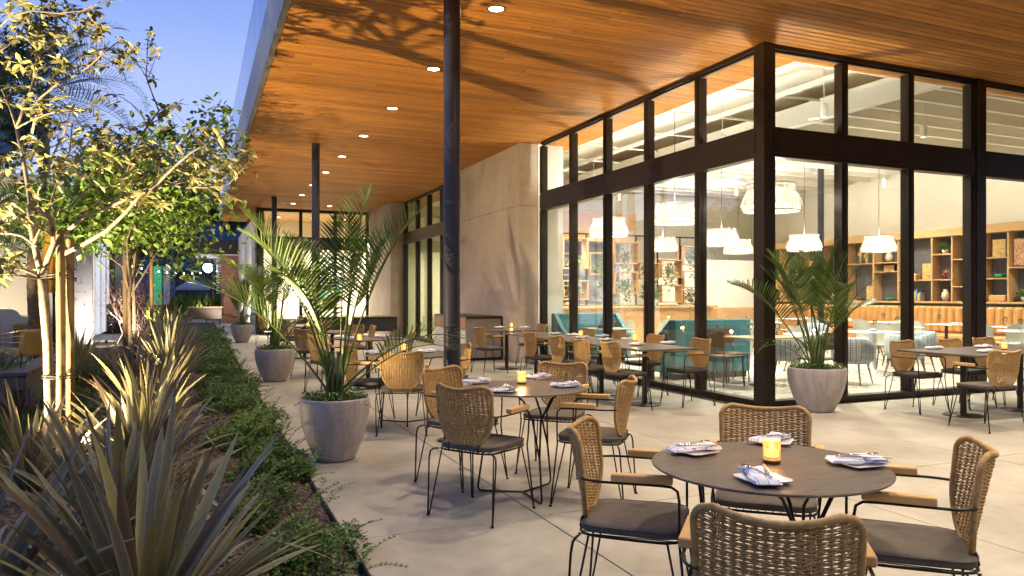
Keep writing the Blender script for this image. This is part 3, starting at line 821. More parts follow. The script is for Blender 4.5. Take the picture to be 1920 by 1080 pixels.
def candle(x,y,label,z=.751,W=2.2):
    t=thing('tealight_glass',label,'candle holder',(x,y,z),0,'lit candle glasses on the tables')
    link('holder',CG,t); link('glass_foot',CB,t); link('wax',CW,t); link('flame',CF,t)
    point('flame_light',(0,0,.105),W,(1,.55,.2),.02,t)
# ================= the three round tables down the middle
T1=(2.02,2.23); T2=(2.12,4.77); T3=(2.12,7.92)
round_table(*T1,'round slate table nearest the camera with four white napkins',0)
round_table(*T2,'round slate table just behind the nearest one, left of the column',R(8))
round_table(*T3,'third round slate table, beyond the near steel column',R(-4))
around(T1,(1.52,2.87),'woven chair left of the nearest round table, seen from its side',R(12))
around(T1,(1.36,1.47),'woven chair closest to the camera, its back towards us, cut by the frame')
around(T1,(2.70,1.83),'woven chair right of the nearest round table, back by the right frame edge',-R(14))
around(T1,(2.66,2.96),'woven chair behind the nearest round table, facing the camera')
around(T2,(1.48,4.33),'woven chair at the second round table with its back to us, near the big pot')
around(T2,(1.72,5.53),'woven chair on the far left of the second round table, overlapped by another')
around(T2,(2.70,4.26),'woven chair on the right of the second round table, turned side on')
around(T2,(2.83,5.52),'woven chair on the far right of the second round table, front towards us')
around(T3,(1.86,7.16),'woven chair with its back to us at the third round table, left of the column')
around(T3,(1.50,8.28),'woven chair on the left of the third round table, behind the palm fronds')
around(T3,(2.90,8.36),'woven chair just right of the near column, partly hidden by it')
def setT(T,px,py,ang,where,nk=0,cut=True,dz=0):
    p=at(px,py,.76); setting(p.x,p.y,ang,where,nk=nk,cut=cut)
setT(T1,1303,845,-.15,'at the left place of the nearest round table',0)
setT(T1,1450,826,.3,'behind the candle on the nearest round table',1)
setT(T1,1430,897,1.15,'in front of the candle on the nearest round table',2)
setT(T1,1610,868,-.45,'at the right place of the nearest round table',3)
p=at(1447,868,.75); candle(p.x,p.y,'lit amber candle glass on the nearest round table')
setT(T2,895,716,-.1,'at the left place of the second round table',3)
setT(T2,945,732,.5,'at the front place of the second round table',1)
setT(T2,1010,707,.2,'at the back place of the second round table',2)
setT(T2,1060,723,-.4,'at the right place of the second round table',0)
p=at(978,720,.75); candle(p.x,p.y,'lit candle glass on the second round table')
setT(T3,702,661,-.3,'at the left place of the third round table',0,False)
setT(T3,800,659,-.3,'at the right place of the third round table',1,False)
p=at(757,660,.75); candle(p.x,p.y,'lit candle glass on the third round table, above a chair back')
# tables further back under the palms
T4=(2.38,11.15); T5=(2.25,13.6); T6=(2.2,17.0); T7=(2.3,21.3)
ped_table(*T4,.8,.8,'fourth dark table along the walk, glimpsed right of the palm stems',R(20))
around(T4,(1.50,10.85),'woven chair seen side on behind the stems of the near palm')
around(T4,(3.05,10.98),'woven chair facing left behind the candle of the third table')
ped_table(*T5,.8,.8,'dark table half hidden behind the near potted palm',R(40))
around(T5,(1.64,12.80),'woven chair with its back to us between the two nearest palms')
around(T5,(3.02,13.55),'woven chair facing left in front of the dark sofas')
around(T5,(2.8,14.2),'woven chair behind the half hidden table, left of another')
ped_table(*T6,.8,.8,'dark table with a candle between the palms and the far window',0)
around(T6,(1.55,16.5),'woven chair at the left of the table before the far window')
around(T6,(1.9,17.75),'woven chair on the far side of the table before the far window')
around(T6,(2.75,17.6),'woven chair right of the table before the far window')
ped_table(*T7,.8,.8,'most distant patio table beside the farther pot',0)
around(T7,(1.65,21.9),'distant woven chair right of the farthest white pot')
for (px,py,T,w) in ((655,634,T4,'on the fourth table left of its candle'),(715,631,T4,'on the fourth table right of its candle'),(560,612,T6,'on the table before the far window'),(600,606,T6,'at the back of the table before the far window')):
    p=at(px,py,.76); setting(p.x,p.y,rng.uniform(-.5,.5),w,cut=False,nk=2)
p=at(674,640,.75); candle(p.x,p.y,'lit candle glass seen through the palm leaves')
p=at(578,613,.75); candle(p.x,p.y,'small distant candle glass left of the palm stems')
# ================= long run of tables along the glass
LT=[(8.05,'nearest section of the long dark table run by the window'),(9.15,'second section of the long table run by the window'),(10.25,'third section of the long table run by the window'),(11.35,'far section of the long table run by the window')]
for y,l in LT: ped_table(5.28,y,.86,1.09,l)
side=[(4.58,7.85,'nearest woven chair on the left side of the long table'),(4.55,8.55,'second woven chair on the left side of the long table'),(4.6,9.35,'third woven chair on the left side of the long table'),(4.63,10.35,'farthest woven chair on the left side of the long table')]
for x,y,l in side: chair(x+.27,y,(1,.02),l)
side=[(6.08,7.87,'woven chair at the near right end of the long table, against the glass'),(6.1,8.92,'second woven chair between the long table and the window'),(6.1,9.9,'third woven chair between the long table and the window'),(6.12,10.9,'farthest woven chair between the long table and the window')]
for x,y,l in side: chair(x-.27,y,(-1,.02),l)
for (px,py,w) in ((1340-18,0,''),):
    pass
for i,(px,py,w) in enumerate(((1252,643,'at the near end of the long table'),(1195,646,'in front of the near candle on the long table'),(1178,636,'left of the near candle on the long table'),(1137,637,'third from the near end of the long table'),(1130,630,'fourth from the near end, by the window side'),(1093,637-4,'just before the far candle on the long table'),(1075,628,'beyond the far candle on the long table'),(1040,626,'at the far end of the long table'))):
    p=at(px,py,.76); setting(p.x,p.y,rng.uniform(-.3,.3),w,cut=False,nk=i)
p=at(1190,640,.75); candle(p.x,p.y,'lit candle glass near the front of the long table')
p=at(1089,631,.75); candle(p.x,p.y,'lit candle glass toward the far part of the long table')
ped_table(5.42,12.98,.84,.84,'small square table in front of the concrete pier',R(0))
chair(4.86,12.45,(1,.12),'woven chair facing right at the small table by the sideboard')
chair(6.02,13.12,(-1,0),'woven chair against the corner of pier and glass')
for (px,w) in ((938,'left on the small table by the pier'),(985,'right on the small table by the pier')):
    p=at(px,614,.76); setting(p.x,p.y,.1,w,cut=False,nk=3)
p=at(959,614,.75); candle(p.x,p.y,'lit candle glass on the small table by the pier')
# ================= right hand group
ped_table(8.22,5.86,.98,1.0,'near dark square table by the right glass wall')
ped_table(9.24,5.86,.98,1.0,'second dark square table joined on the right, beyond the candle')
chair(8.03,6.27+.05,(0.0,-1),'leftmost woven chair behind the right hand tables, next to the tall pot')
chair(8.90,6.33,(0,-1),'middle woven chair behind the right hand tables, before the door post')
chair(9.60,6.36,(0,-1),'rightmost woven chair behind the right hand tables')
chair(7.66,5.20,(.12,1),'woven chair in front of the right hand tables, cut by the frame edge')
chair(8.75,5.05,(0,1),'woven chair beyond the right frame edge at the right hand tables')
for i,(px,py,w) in enumerate(((1752,653,'at the left of the right hand tables'),(1846,650,'at the middle back of the right hand tables'),(1850,659,'at the front of the right hand tables'),(1908,646,'at the right edge of the right hand tables'))):
    p=at(px,py,.76); setting(p.x,p.y,-.2+.1*i,w,cut=False,nk=i)
p=at(1883,656,.75); candle(p.x,p.y,'lit candle glass on the right hand tables')
# ================= sideboard against the pier
t=thing('service_sideboard','white and timber service sideboard with a dark top against the pier','sideboard',(5.27,14.85,0))
q=MB(); q.bbox(0,0,.93,.835,2.3,.955,.004); q.obj('worktop',M['darkwood'],t)
q=MB(); q.bbox(.006,.012,.06,.83,2.29,.928,.004); q.obj('carcass',M['greywall'],t)
q=MB(); q.bbox(.0,-.008,.02,.835,.011,.05,.002); q.bbox(.80,-.008,.051,.835,.011,.929,.002); q.bbox(0,-.008,.90,.799,.011,.929,.002); q.obj('end_frame',M['black'],t)
for k in range(4):
    y0=.03+k*.565
    q=MB(); q.bbox(-.016,y0,.10,.0045,y0+.545,.66,.004); q.obj('door',M['white'],t)
    q=MB(); q.bbox(-.016,y0,.675,.0045,y0+.545,.90,.004); q.obj('drawer',M['oakx'],t)
# ================= dark sofas near the far pier
def sofa(x,y,w,label,rz=0):
    t=thing('outdoor_sofa',label,'sofa',(x,y,0),rz,'dark grey sofas with wooden top rails')
    q=MB(); q.bbox(-w/2+.03,.05,.22,w/2-.03,.80,.42,.04); q.obj('seat',M['greycushion'],t)
    q=MB(); q.bbox(-w/2+.03,-.06,.24,w/2-.03,.0498,.70,.02); q.obj('backrest',M['greycushion'],t)
    q=MB(); q.bbox(-w/2,-.10,.715,w/2,.06,.745,.006); q.obj('top_rail',M['oakx'],t)
    for s_ in (-1,1):
        for yy in (-.02,.74):
            q=MB(); q.tube([(s_*(w/2-.02),yy,0),(s_*(w/2-.02),yy,.713)],.011,8); q.obj('leg',M['black'],t)
M['greycushion']=simple('charcoal outdoor cushion',(.045,.045,.05),.9,bump=.2)
sofa(5.35,24.0,1.5,'dark sofa on the right in front of the far pier')
sofa(3.75,24.7,1.6,'dark sofa on the left, behind the palm fronds, before the far pier')
# ------------------------------------------------------------ ribbed pots with kentia palms
q=MB()
prof=[(.001,.004),(.165,.004),(.175,.012),(.205,.07),(.248,.17),(.283,.28),(.302,.38),(.309,.46),(.3065,.515),(.303,.53),(.294,.532),(.289,.522),(.285,.47),(.001,.47)]
fine=[]
for (r0,z0),(r1,z1) in zip(prof[:-1],prof[1:]):
    n=max(1,int((z1-z0)/.010)) if z1-z0>.02 else 1
    for i in range(n):
        t=i/n; fine.append((r0+(r1-r0)*t+(.0013*(1 if i%2 else -1) if n>1 else 0),z0+(z1-z0)*t))
fine.append(prof[-1])
q.lathe(fine,56); POT=q.mesh('planter_pot',M['pot'])
q=MB(); q.lathe([(.001,.505),(.15,.502),(.286,.495)],32); SOIL=q.mesh('soil',M['soil'])
def frond(L=1.25,petiole=.45,droop=1.0,nl=30,ll=.36,seed=0,wid=.019,mat='palmleaf'):
    """frond mesh leaning towards +X from the origin, start direction near vertical"""
    r=random.Random(seed); pts=[];p=Vector((0,0,0)); a=R(82); n=22; side=r.uniform(-.05,.05)
    for i in range(n+1):
        pts.append(p.copy()); t=i/n
        a-=droop*R(.8+4.8*t*t)
        p=p+Vector((math.cos(a),side*t,math.sin(a)))*(L/n)
    q=MB(); q.tube(pts,[.0095*(1-.75*i/n)+.001 for i in range(n+1)],6)
    q.sm=[True]*len(q.sm)
    i0=int(n*petiole)
    V=[];Fs=[]
    def along(t):
        f=t*n; i=min(int(f),n-1); return pts[i].lerp(pts[i+1],f-i), (pts[i+1]-pts[i]).normalized()
    for k in range(nl):
        t=petiole+(1-petiole)*(k+.5)/nl
        p,d=along(min(t,.999)); u=(k+.5)/nl
        l=ll*(math.sin(math.pi*min(1,.18+.78*u))**.7)*(.9+.2*r.random())
        sidev=d.cross(Vector((0,0,1))); 
        if sidev.length<.01: sidev=Vector((0,1,0))
        sidev.normalize(); upv=sidev.cross(d).normalized()
        for s_ in (-1,1):
            fa=.55+.5*u+r.uniform(-.05,.05)
            dirv=(sidev*s_*math.cos(fa*.9)+d*math.sin(fa)+upv*(.62-.35*u)).normalized()
            w=wid*(.8+.3*r.random())*(1-.35*u)
            wv=dirv.cross(upv*1.0+sidev*s_*.3).normalized()*w*.5
            g=Vector((0,0,-1))
            a0=p; a1=p+dirv*l*.35+g*l*.02; a2=p+dirv*l*.72+g*l*.05*droop; a3=p+dirv*l+g*l*.15*droop
            q.add([a0-wv*.35,a0+wv*.35,a1+wv,a1-wv,a2+wv*.85,a2-wv*.85,a3],[(0,1,2,3),(3,2,4,5),(5,4,6)],False); 
    q.mi=[0]*len(q.f)
    return q.mesh('frond',M[mat])
FR=[frond(1.55,.50,.6,28,.33,1),frond(1.5,.46,.95,28,.35,2),frond(1.35,.42,1.3,26,.33,3),frond(1.15,.38,1.5,28,.36,4),frond(.95,.35,1.9,24,.32,5),frond(1.6,.55,.35,26,.32,6)]
def tuft(name,r0,n,seed,zc,mat='cover',size=.022,h=.07,spill=.04,parent=None):
    rs=np.random.RandomState(seed)
    a=rs.uniform(0,2*math.pi,n); rr=r0*np.sqrt(rs.uniform(.05,1,n))*(1+spill*rs.uniform(0,1,n)**3*4)
    z=zc+rs.uniform(0,1,n)*h*(1-.3*(rr/r0))-np.clip(rr-r0,0,1)*1.3+.02*np.sin(a*5)
    P=np.stack([rr*np.cos(a),rr*np.sin(a),z],1)
    D=np.stack([np.cos(a)*.6+rs.normal(0,.6,n),np.sin(a)*.6+rs.normal(0,.6,n),rs.uniform(-.1,.8,n)],1)
    me=leaf_mesh(name,P,D,rs.uniform(.6,1.3,n)*size*1.35,M[mat],w=1.5)
    return link(name,me,parent,kind='stuff')
def potted_palm(x,y,label,plabel,s=1.0,spec=None,seed=0,h=1.0):
    t=thing('planter_pot',label,'planter',(x,y,0),seed*1.3,'tall ribbed planters'); t.scale=(s,s,1)
    link('pot_body',POT,t); link('soil',SOIL,t)
    tuft('trailing_groundcover',.27,1500,seed+5,.505,'cover',.021,.075,.06,t)
    rs=np.random.RandomState(seed); n=26; a=rs.uniform(0,6.28,n); rr=rs.uniform(.1,.29,n)
    P=np.repeat(np.stack([rr*np.cos(a),rr*np.sin(a),.565+rs.uniform(0,.03,n)],1),5,0); b=np.tile(np.arange(5)*1.256,n)
    D=np.stack([np.cos(b),np.sin(b),np.full(5*n,.3)],1); link('flowers',leaf_mesh('flowers',P,D,np.full(5*n,.011),M['flower'],w=2.2),t,kind='stuff')
    pt=thing('potted_palm',plabel,'palm',(x,y,.50),0,'kentia palms in the planters')
    r=random.Random(seed)
    for i,(k,ang,tilt,sc) in enumerate(spec):
        sx,sy=r.uniform(-.07,.07),r.uniform(-.07,.07)
        link('frond',FR[k],pt,(sx,sy,-.005),(0,R(tilt),R(ang)),sc*h)
    q=MB()
    for i in range(9):
        a=i*.7; q.tube([(.05*math.cos(a),.05*math.sin(a),-.01),(.06*math.cos(a),.06*math.sin(a),.18),(.04*math.cos(a*1.3),.05*math.sin(a),.42)],[.020,.016,.008],7)
    q.obj('stems',M['stalk'],pt)
    return pt
def spec(n,seed,sc=1.0,low=3):
    r=random.Random(seed); out=[]
    for i in range(n):
        t=i/n; k=[5,0,5,0,1,0,1,2,5,0,1,5][i%12]
        out.append((k,i*137.5+r.uniform(-12,12),[-6,-4,0,2,5,6,3,6,-3,5,8,0][i%12]+r.uniform(-3,4),sc*r.uniform(.82,1.05)))
    for i in range(low): out.append((4,i*120+r.uniform(0,60)+30,r.uniform(16,30),sc*r.uniform(.7,.9)))
    return out
# picture left is roughly -X, so a few fronds are aimed on purpose
p1=spec(10,3,1.02,1)+[(1,170,24,.95),(2,-30,34,.9),(2,10,40,.85)]
potted_palm(1.085,6.42,'tall grey ribbed planter nearest the camera, at the edge of the walk','large kentia palm in the nearest planter, fronds reaching the soffit light',.96,p1,2,1.12)
potted_palm(1.17,12.66,'second ribbed planter along the walk with trailing groundcover','kentia palm in the second planter along the walk',1.03,spec(10,9,.95,2)+[(1,20,24,1.0)],4,1.22)
potted_palm(1.22,23.4,'farthest pale planter beside the path','kentia palm in the farthest planter',1.0,spec(13,21,.9),7,1.05)
potted_palm(6.92,6.80,'wide ribbed planter at the glass corner of the restaurant','kentia palm in front of the corner glass',1.10,spec(12,14,.92,2)+[(1,170,22,.95),(2,10,24,.95),(0,190,10,.95)],11,1.1)
# loose palm at right of the first planter, near T4 (behind)
# ------------------------------------------------------------ flax plants
def flax_leaf(L,w,bend,seed,fold=.22,tipdrop=0):
    r=random.Random(seed); n=9; rows=[]; p=Vector((0,0,0)); a=R(90); uv=[]
    for i in range(n+1):
        t=i/n; ww=w*(.55+.9*t if t<.45 else .955*(1-((t-.45)/.55)**2.0))*1.0+.0008
        d=Vector((math.cos(a),0,math.sin(a))); nrm=Vector((-math.sin(a),0,math.cos(a)))
        f=fold*(1-.6*t)
        rows.append([p+Vector((0,-ww/2,0))+nrm*(ww*f),p+Vector((0,-ww/4,0))+nrm*(ww*f*.45),p,p+Vector((0,ww/4,0))+nrm*(ww*f*.45),p+Vector((0,ww/2,0))+nrm*(ww*f)])
        a-=bend*R(1+9*t*t)+ (tipdrop*R(38) if i==int(n*.62) else 0); p=p+d*(L/n)
    q=MB(); q.grid(rows); me=q.mesh('leaf',M['flax'])
    ul=me.uv_layers.new(name='UVMap')
    for li,l in enumerate(me.loops):
        vi=l.vertex_index; ul.data[li].uv=((vi%5)/4,(vi//5)/n)
    return me
FL=[flax_leaf(1.0,.050,.45,1),flax_leaf(1.0,.044,.5,2),flax_leaf(1.0,.052,.9,3),flax_leaf(1.0,.040,1.3,4),flax_leaf(1.0,.046,.1,5),flax_leaf(1.0,.048,.6,6,.25,1.3),flax_leaf(1.0,.042,1.0,8,.3,2.0)]
def flax_plant(x,y,L,n,label,seed,spread=58,asparts=True,mat='flax',lw=1.0,group='flax clumps along the planting bed'):
    t=thing('flax_plant',label,'flax plant',(x,y,0),0,group); r=random.Random(seed)
    if asparts:
        for i in range(n):
            u=(i+.5)/n; a=i*2.399+r.uniform(-.3,.3)
            tilt=spread*(u**.75)+r.uniform(-6,6); k=r.choice([0,0,4,1,1,2]) if u<.6 else r.choice([1,2,2,3,5,6])
            ll=L*r.uniform(.72,1.06)*(1-.18*u); s=ll
            o=link('leaf',FL[k],t,(math.cos(a)*.07*u,math.sin(a)*.07*u,.0),None,(s,s*lw*r.uniform(.8,1.15)/max(.6,L)*1.0,s))
            o.rotation_euler=(Matrix.Rotation(a,3,'Z')@Matrix.Rotation(R(tilt),3,'Y')@Matrix.Rotation(r.uniform(-.5,.5),3,'X')).to_euler()
    else:
        Vs=[];Fs=[];UV=[];b=0
        for i in range(n):
            u=(i+.5)/n; a=i*2.399+r.uniform(-.3,.3); tilt=spread*(u**.75)+r.uniform(-6,6)
            me=FL[r.choice([0,1,2,3,4])]; s=L*r.uniform(.7,1.05)*(1-.15*u)
            Mx=Matrix.Translation((math.cos(a)*.06*u,math.sin(a)*.06*u,0))@Matrix.Rotation(a,4,'Z')@Matrix.Rotation(R(tilt),4,'Y')@Matrix.Diagonal((s,lw*r.uniform(.8,1.1),s,1))
            for v in me.vertices: Vs.append(tuple(Mx@v.co))
            for p_ in me.polygons: Fs.append(tuple(b+k for k in p_.vertices))
            b+=len(me.vertices)
        me=bpy.data.meshes.new('leaves'); me.from_pydata(Vs,[],Fs); me.materials.append(M[mat]); 
        me.polygons.foreach_set('use_smooth',[True]*len(me.polygons)); 
        ul=me.uv_layers.new(name='UVMap')
        vi=np.empty(len(me.loops),dtype=np.int32); me.loops.foreach_get('vertex_index',vi)
        ul.data.foreach_set('uv',np.stack([(vi%5)/4.,((vi//5)%10)/9.],1).astype(np.float32).ravel())
        me.update(); link('leaves',me,t,kind='stuff')
    return t
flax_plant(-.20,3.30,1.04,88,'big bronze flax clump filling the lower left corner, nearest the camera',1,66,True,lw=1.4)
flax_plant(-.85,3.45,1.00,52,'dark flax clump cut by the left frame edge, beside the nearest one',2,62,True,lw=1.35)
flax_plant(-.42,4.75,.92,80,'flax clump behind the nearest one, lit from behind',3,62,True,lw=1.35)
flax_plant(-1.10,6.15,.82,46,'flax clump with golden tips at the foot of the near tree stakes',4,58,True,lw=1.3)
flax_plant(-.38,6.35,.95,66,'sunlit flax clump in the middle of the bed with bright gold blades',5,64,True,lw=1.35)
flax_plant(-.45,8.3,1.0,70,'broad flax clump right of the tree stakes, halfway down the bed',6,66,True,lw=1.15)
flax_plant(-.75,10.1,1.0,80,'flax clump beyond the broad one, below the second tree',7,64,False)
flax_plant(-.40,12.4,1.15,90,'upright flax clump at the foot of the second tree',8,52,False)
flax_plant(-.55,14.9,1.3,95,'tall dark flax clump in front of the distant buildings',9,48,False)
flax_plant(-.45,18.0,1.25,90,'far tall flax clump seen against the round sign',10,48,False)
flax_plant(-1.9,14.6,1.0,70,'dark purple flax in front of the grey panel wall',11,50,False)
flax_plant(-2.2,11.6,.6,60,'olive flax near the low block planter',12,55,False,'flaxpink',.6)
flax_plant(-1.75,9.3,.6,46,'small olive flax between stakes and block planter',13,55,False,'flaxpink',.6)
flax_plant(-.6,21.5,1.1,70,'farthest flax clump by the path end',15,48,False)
# ------------------------------------------------------------ low ground cover along the kerb, bark chips and grass
def band(name,n,yr,seed,size=.026,xr=(.20,.80),hmax=.20,mat='cover'):
    rs=np.random.RandomState(seed)
    # sprawling shrubs: blobs
    nb=int((yr[1]-yr[0])*5.5); bxs=rs.uniform(xr[0],xr[1],nb); bys=rs.uniform(yr[0],yr[1],nb); br=rs.uniform(.12,.26,nb); bh=rs.uniform(.5,1,nb)*hmax
    i=rs.randint(0,nb,n); a=rs.uniform(0,6.283,n); u=rs.uniform(0,1,n)**.5
    x=bxs[i]+br[i]*u*np.cos(a); y=bys[i]+br[i]*u*np.sin(a); z=bh[i]*(1-u**2.2)*rs.uniform(.35,1.1,n)+.015+rs.normal(0,.012,n)
    keep=(x<xr[1]+.10)&(z>0); 
    P=np.stack([x,y,z],1)[keep]; n2=len(P)
    D=np.stack([np.cos(a)[keep]*.7+rs.normal(0,.5,n2),np.sin(a)[keep]*.7+rs.normal(0,.5,n2),rs.uniform(-.1,.8,n2)],1)
    return link(name,leaf_mesh(name,P,D,rs.uniform(.7,1.35,n2)*size,M[mat],w=1.5),None,kind='stuff')
o=band('ground_cover_foliage',26000,(2.6,7.5),1,.027,(.22,.74),.16)
o=band('ground_cover_foliage',26000,(7.3,16),2,.034,(.12,.80),.22)
o=band('ground_cover_foliage',14000,(15.8,30),3,.05,(.12,.80),.24)
# sprigs that reach over the edging
def sprigs(n,yr,seed):
    rs=np.random.RandomState(seed); q=MB(); Ps=[];Ds=[];Ss=[]
    for i in range(n):
        x=rs.uniform(.35,.80); y=rs.uniform(*yr); p=Vector((x,y,.08)); d=Vector((rs.uniform(-.2,1),rs.uniform(-.7,.5),rs.uniform(.25,.9))).normalized(); pts=[p.copy()]
        for k in range(8):
            p=p+d*.026; d=(d+Vector((0,0,-.09))).normalized(); pts.append(p.copy())
            for s_ in (-1,1):
                sd=d.cross(Vector((0,0,1))); sd.normalize()
                Ps.append(tuple(p)); Ds.append(tuple(sd*s_+d*.6+Vector((0,0,.25)))); Ss.append(rs.uniform(.022,.034))
        q.tube(pts,.0016,4)
    o=link('creeping_sprigs',leaf_mesh('creeping_sprigs',Ps,Ds,Ss,M['cover'],w=1.4),None,kind='stuff')
    q.obj('creeping_stems',M['stalk'],None,kind='stuff')
sprigs(85,(2.7,8.5),5); sprigs(90,(8,16),6)
# bark chips
rs=np.random.RandomState(4); n=9000
y=2.3+(rs.uniform(0,1,n)**1.6)*9; x=rs.uniform(-1.6,.76,n); t=np.clip((x+2.3)/3.09,0,1)
P=np.stack([x,y,-.022+.05*np.sin(t*math.pi)+rs.uniform(0,.012,n)],1); D=np.stack([rs.normal(0,1,n),rs.normal(0,1,n),rs.normal(0,.25,n)],1)
link('bark_chip_litter',leaf_mesh('bark_chip_litter',P,D,rs.uniform(.018,.055,n),M['chip'],roll=rs.uniform(-1,1,n),w=1.1),None,kind='stuff')
def blades(name,xy,n,h,seed,mat='grassblade',spread=.15,w=.10):
    rs=np.random.RandomState(seed); i=rs.randint(0,len(xy),n); c=np.array(xy)[i]
    P=np.stack([c[:,0]+rs.normal(0,spread,n),c[:,1]+rs.normal(0,spread,n),c[:,2]],1)
    D=np.stack([rs.normal(0,.45,n),rs.normal(0,.45,n),np.ones(n)],1)
    return link(name,leaf_mesh(name,P,D,rs.uniform(.6,1.1,n)*h,M[mat],roll=rs.uniform(-3,3,n),w=w),None,kind='stuff')
blades('variegated_grass',[(-1.9+.35*k,12.9+.3*(k%3),0) for k in range(3)]+[(-2.1,13.8,0),(-1.5,13.6,0)],900,.42,1)
blades('low_grass',[(-1.5+rng.uniform(-.6,.3),7.6+rng.uniform(0,4),0) for k in range(40)],2500,.22,2,'leafgreen')
# ------------------------------------------------------------ trees
def branchlets(paths,seed,per=5,L=.30,gen=2,up=.25):
    """grow twigs off each path; returns list of (pts,r0) and tips"""
    r=random.Random(seed); out=[];tips=[]
    for pts,r0 in paths:
        n=len(pts)
        for k in range(per):
            t=.35+.65*(k+r.random())/per; f=t*(n-1); i=min(int(f),n-2); p=pts[i].lerp(pts[i+1],f-i); d0=(pts[i+1]-pts[i]).normalized()
            d=(d0*.6+Vector((r.gauss(0,.6),r.gauss(0,.6),r.gauss(up,.45)))).normalized(); q=[p.copy()]; l=L*r.uniform(.5,1.2)
            for j in range(4):
                p=p+d*l/4; d=(d+Vector((r.gauss(0,.15),r.gauss(0,.15),.06))).normalized(); q.append(p.copy())
            out.append((q,.0045)); tips.append((q[-1],d)); tips.append((q[2],d))
        tips.append((pts[-1],(pts[-1]-pts[-2]).normalized()))
    return out,tips
def palmate(tips,rs,size,nl=5,droop=.25,jit=.03,skip=0):
    P=[];D=[];S=[]
    for p,d in tips:
        if rs.uniform()<skip: continue
        ax=Vector((rs.normal(0,.5),rs.normal(0,.5),.7)).normalized()
        a=ax.orthogonal().normalized(); b=ax.cross(a); ph=rs.uniform(0,6.28); c=Vector(p)+Vector((rs.normal(0,jit),rs.normal(0,jit),rs.normal(0,jit)))
        for k in range(nl):
            an=ph+k*2*math.pi/nl*.85; dv=a*math.cos(an)+b*math.sin(an)+ax*.15+Vector((0,0,-droop))
            P.append(tuple(c)); D.append(tuple(dv)); S.append(size*rs.uniform(.7,1.15))
    return P,D,S
t=thing('young_staked_tree','pale barked young tree with uplit golden leaves, between two stakes','tree',atd(98,800,6.35).to_tuple()[:2]+(0,)); o0=t.location.copy()
T=[ # px,py pairs, depth offset along, radii
 ([(97,872),(93,760),(90,650),(84,580),(81,522)],0,.042,.036),
 ([(81,522),(72,490),(63,450),(54,386),(58,400-15),(50,333),(42,290),(31,240)],.12,.030,.014),
 ([(31,240),(44,205),(55,178),(66,140),(70,95),(76,40),(80,-30)],.15,.012,.006),
 ([(31,240),(18,200),(4,168),(-14,130)],.2,.010,.005),
 ([(81,520),(90,485),(102,455),(98,425),(94,408),(78,398),(70,392)],-.1,.028,.012),
 ([(70,392),(72,360),(85,330),(100,290),(120,250),(132,210)],-.15,.011,.005),
 ([(102,455),(130,430),(163,404),(200,391),(240,372),(300,352),(350,340)],-.2,.019,.007),
 ([(350,340),(385,322),(420,318),(438,312)],-.3,.007,.004),
 ([(110,480),(150,462),(200,433),(235,400),(262,368),(300,340),(330,310),(360,285),(400,262)],-.45,.020,.006),
 ([(67,461),(43,443),(20,438),(-10,438)],.2,.012,.007),
 ([(80,520),(41,504),(15,502),(-15,500)],-.2,.014,.008),
 ([(75,522),(30,516),(-15,517)],-.35,.012,.008),
 ([(96,440),(60,420),(30,404),(5,390),(-20,380)],-.4,.011,.006),
 ([(60,250),(74,185),(110,155),(144,140),(170,122),(193,100),(222,78)],-.2,.011,.004),
 ([(50,120),(80,98),(97,84),(115,70),(128,40)],.1,.008,.004),
 ([(200,391),(225,370),(240,322),(250,290),(262,258),(285,225),(298,208),(285,175),(274,144),(276,100),(278,62)],.25,.013,.0035),
 ([(274,144),(255,115),(240,98)],.25,.005,.003),
 ([(128,392),(160,358),(192,322),(203,300),(207,275)],.3,.011,.005),
 ([(64,455),(90,400),(105,350),(130,285),(136,230)],.4,.012,.005),
 ([(330,340),(360,320),(374,305),(398,285),(410,262)],-.2,.007,.003),
 ([(310,345),(350,352),(390,352),(430,345)],-.3,.006,.003),
 ([(240,372),(262,350),(272,330),(300,300),(335,290)],.1,.008,.004),
 ([(31,240),(60,225),(85,215),(120,205)],-.3,.008,.004),
 ([(-10,60),(20,30),(60,20),(110,25),(170,18)],-.2,.008,.004),
 ([(-20,110),(15,85),(40,60),(60,10)],.1,.009,.004)]
paths=[]; q=MB(); lim=MB()
for i,(pp,dz,r0,r1) in enumerate(T):
    n=len(pp); pts=[atd(a,b,6.35+dz*(k/(n-1))*2)-o0 for k,(a,b) in enumerate(pp)]
    if i==0: pts[0].z=-.05
    rr=[r0+(r1-r0)*k/(n-1) for k in range(n)]
    (q if i in (0,) else lim).tube(pts,rr,9)
    if i>0: paths.append((pts,r1))
q.obj('trunk',M['bark'],t)
tw,tips=branchlets([p for p in paths[1:]],5,4,.26)
for pts,r0 in tw: lim.tube(pts,[.0042,.0036,.003,.0025,.002],5)
lim.obj('limbs',M['bark'],t)
rs=np.random.RandomState(3)
extra=[]
for pts,_ in paths[1:]:
    for k in range(3):
        f=.4+.6*rs.uniform(); i=min(int(f*(len(pts)-1)),len(pts)-2); extra.append((pts[i].lerp(pts[i+1],rs.uniform()),Vector((0,0,1))))
P,D,S=palmate(tips+extra,rs,.088,5,.30,.05)
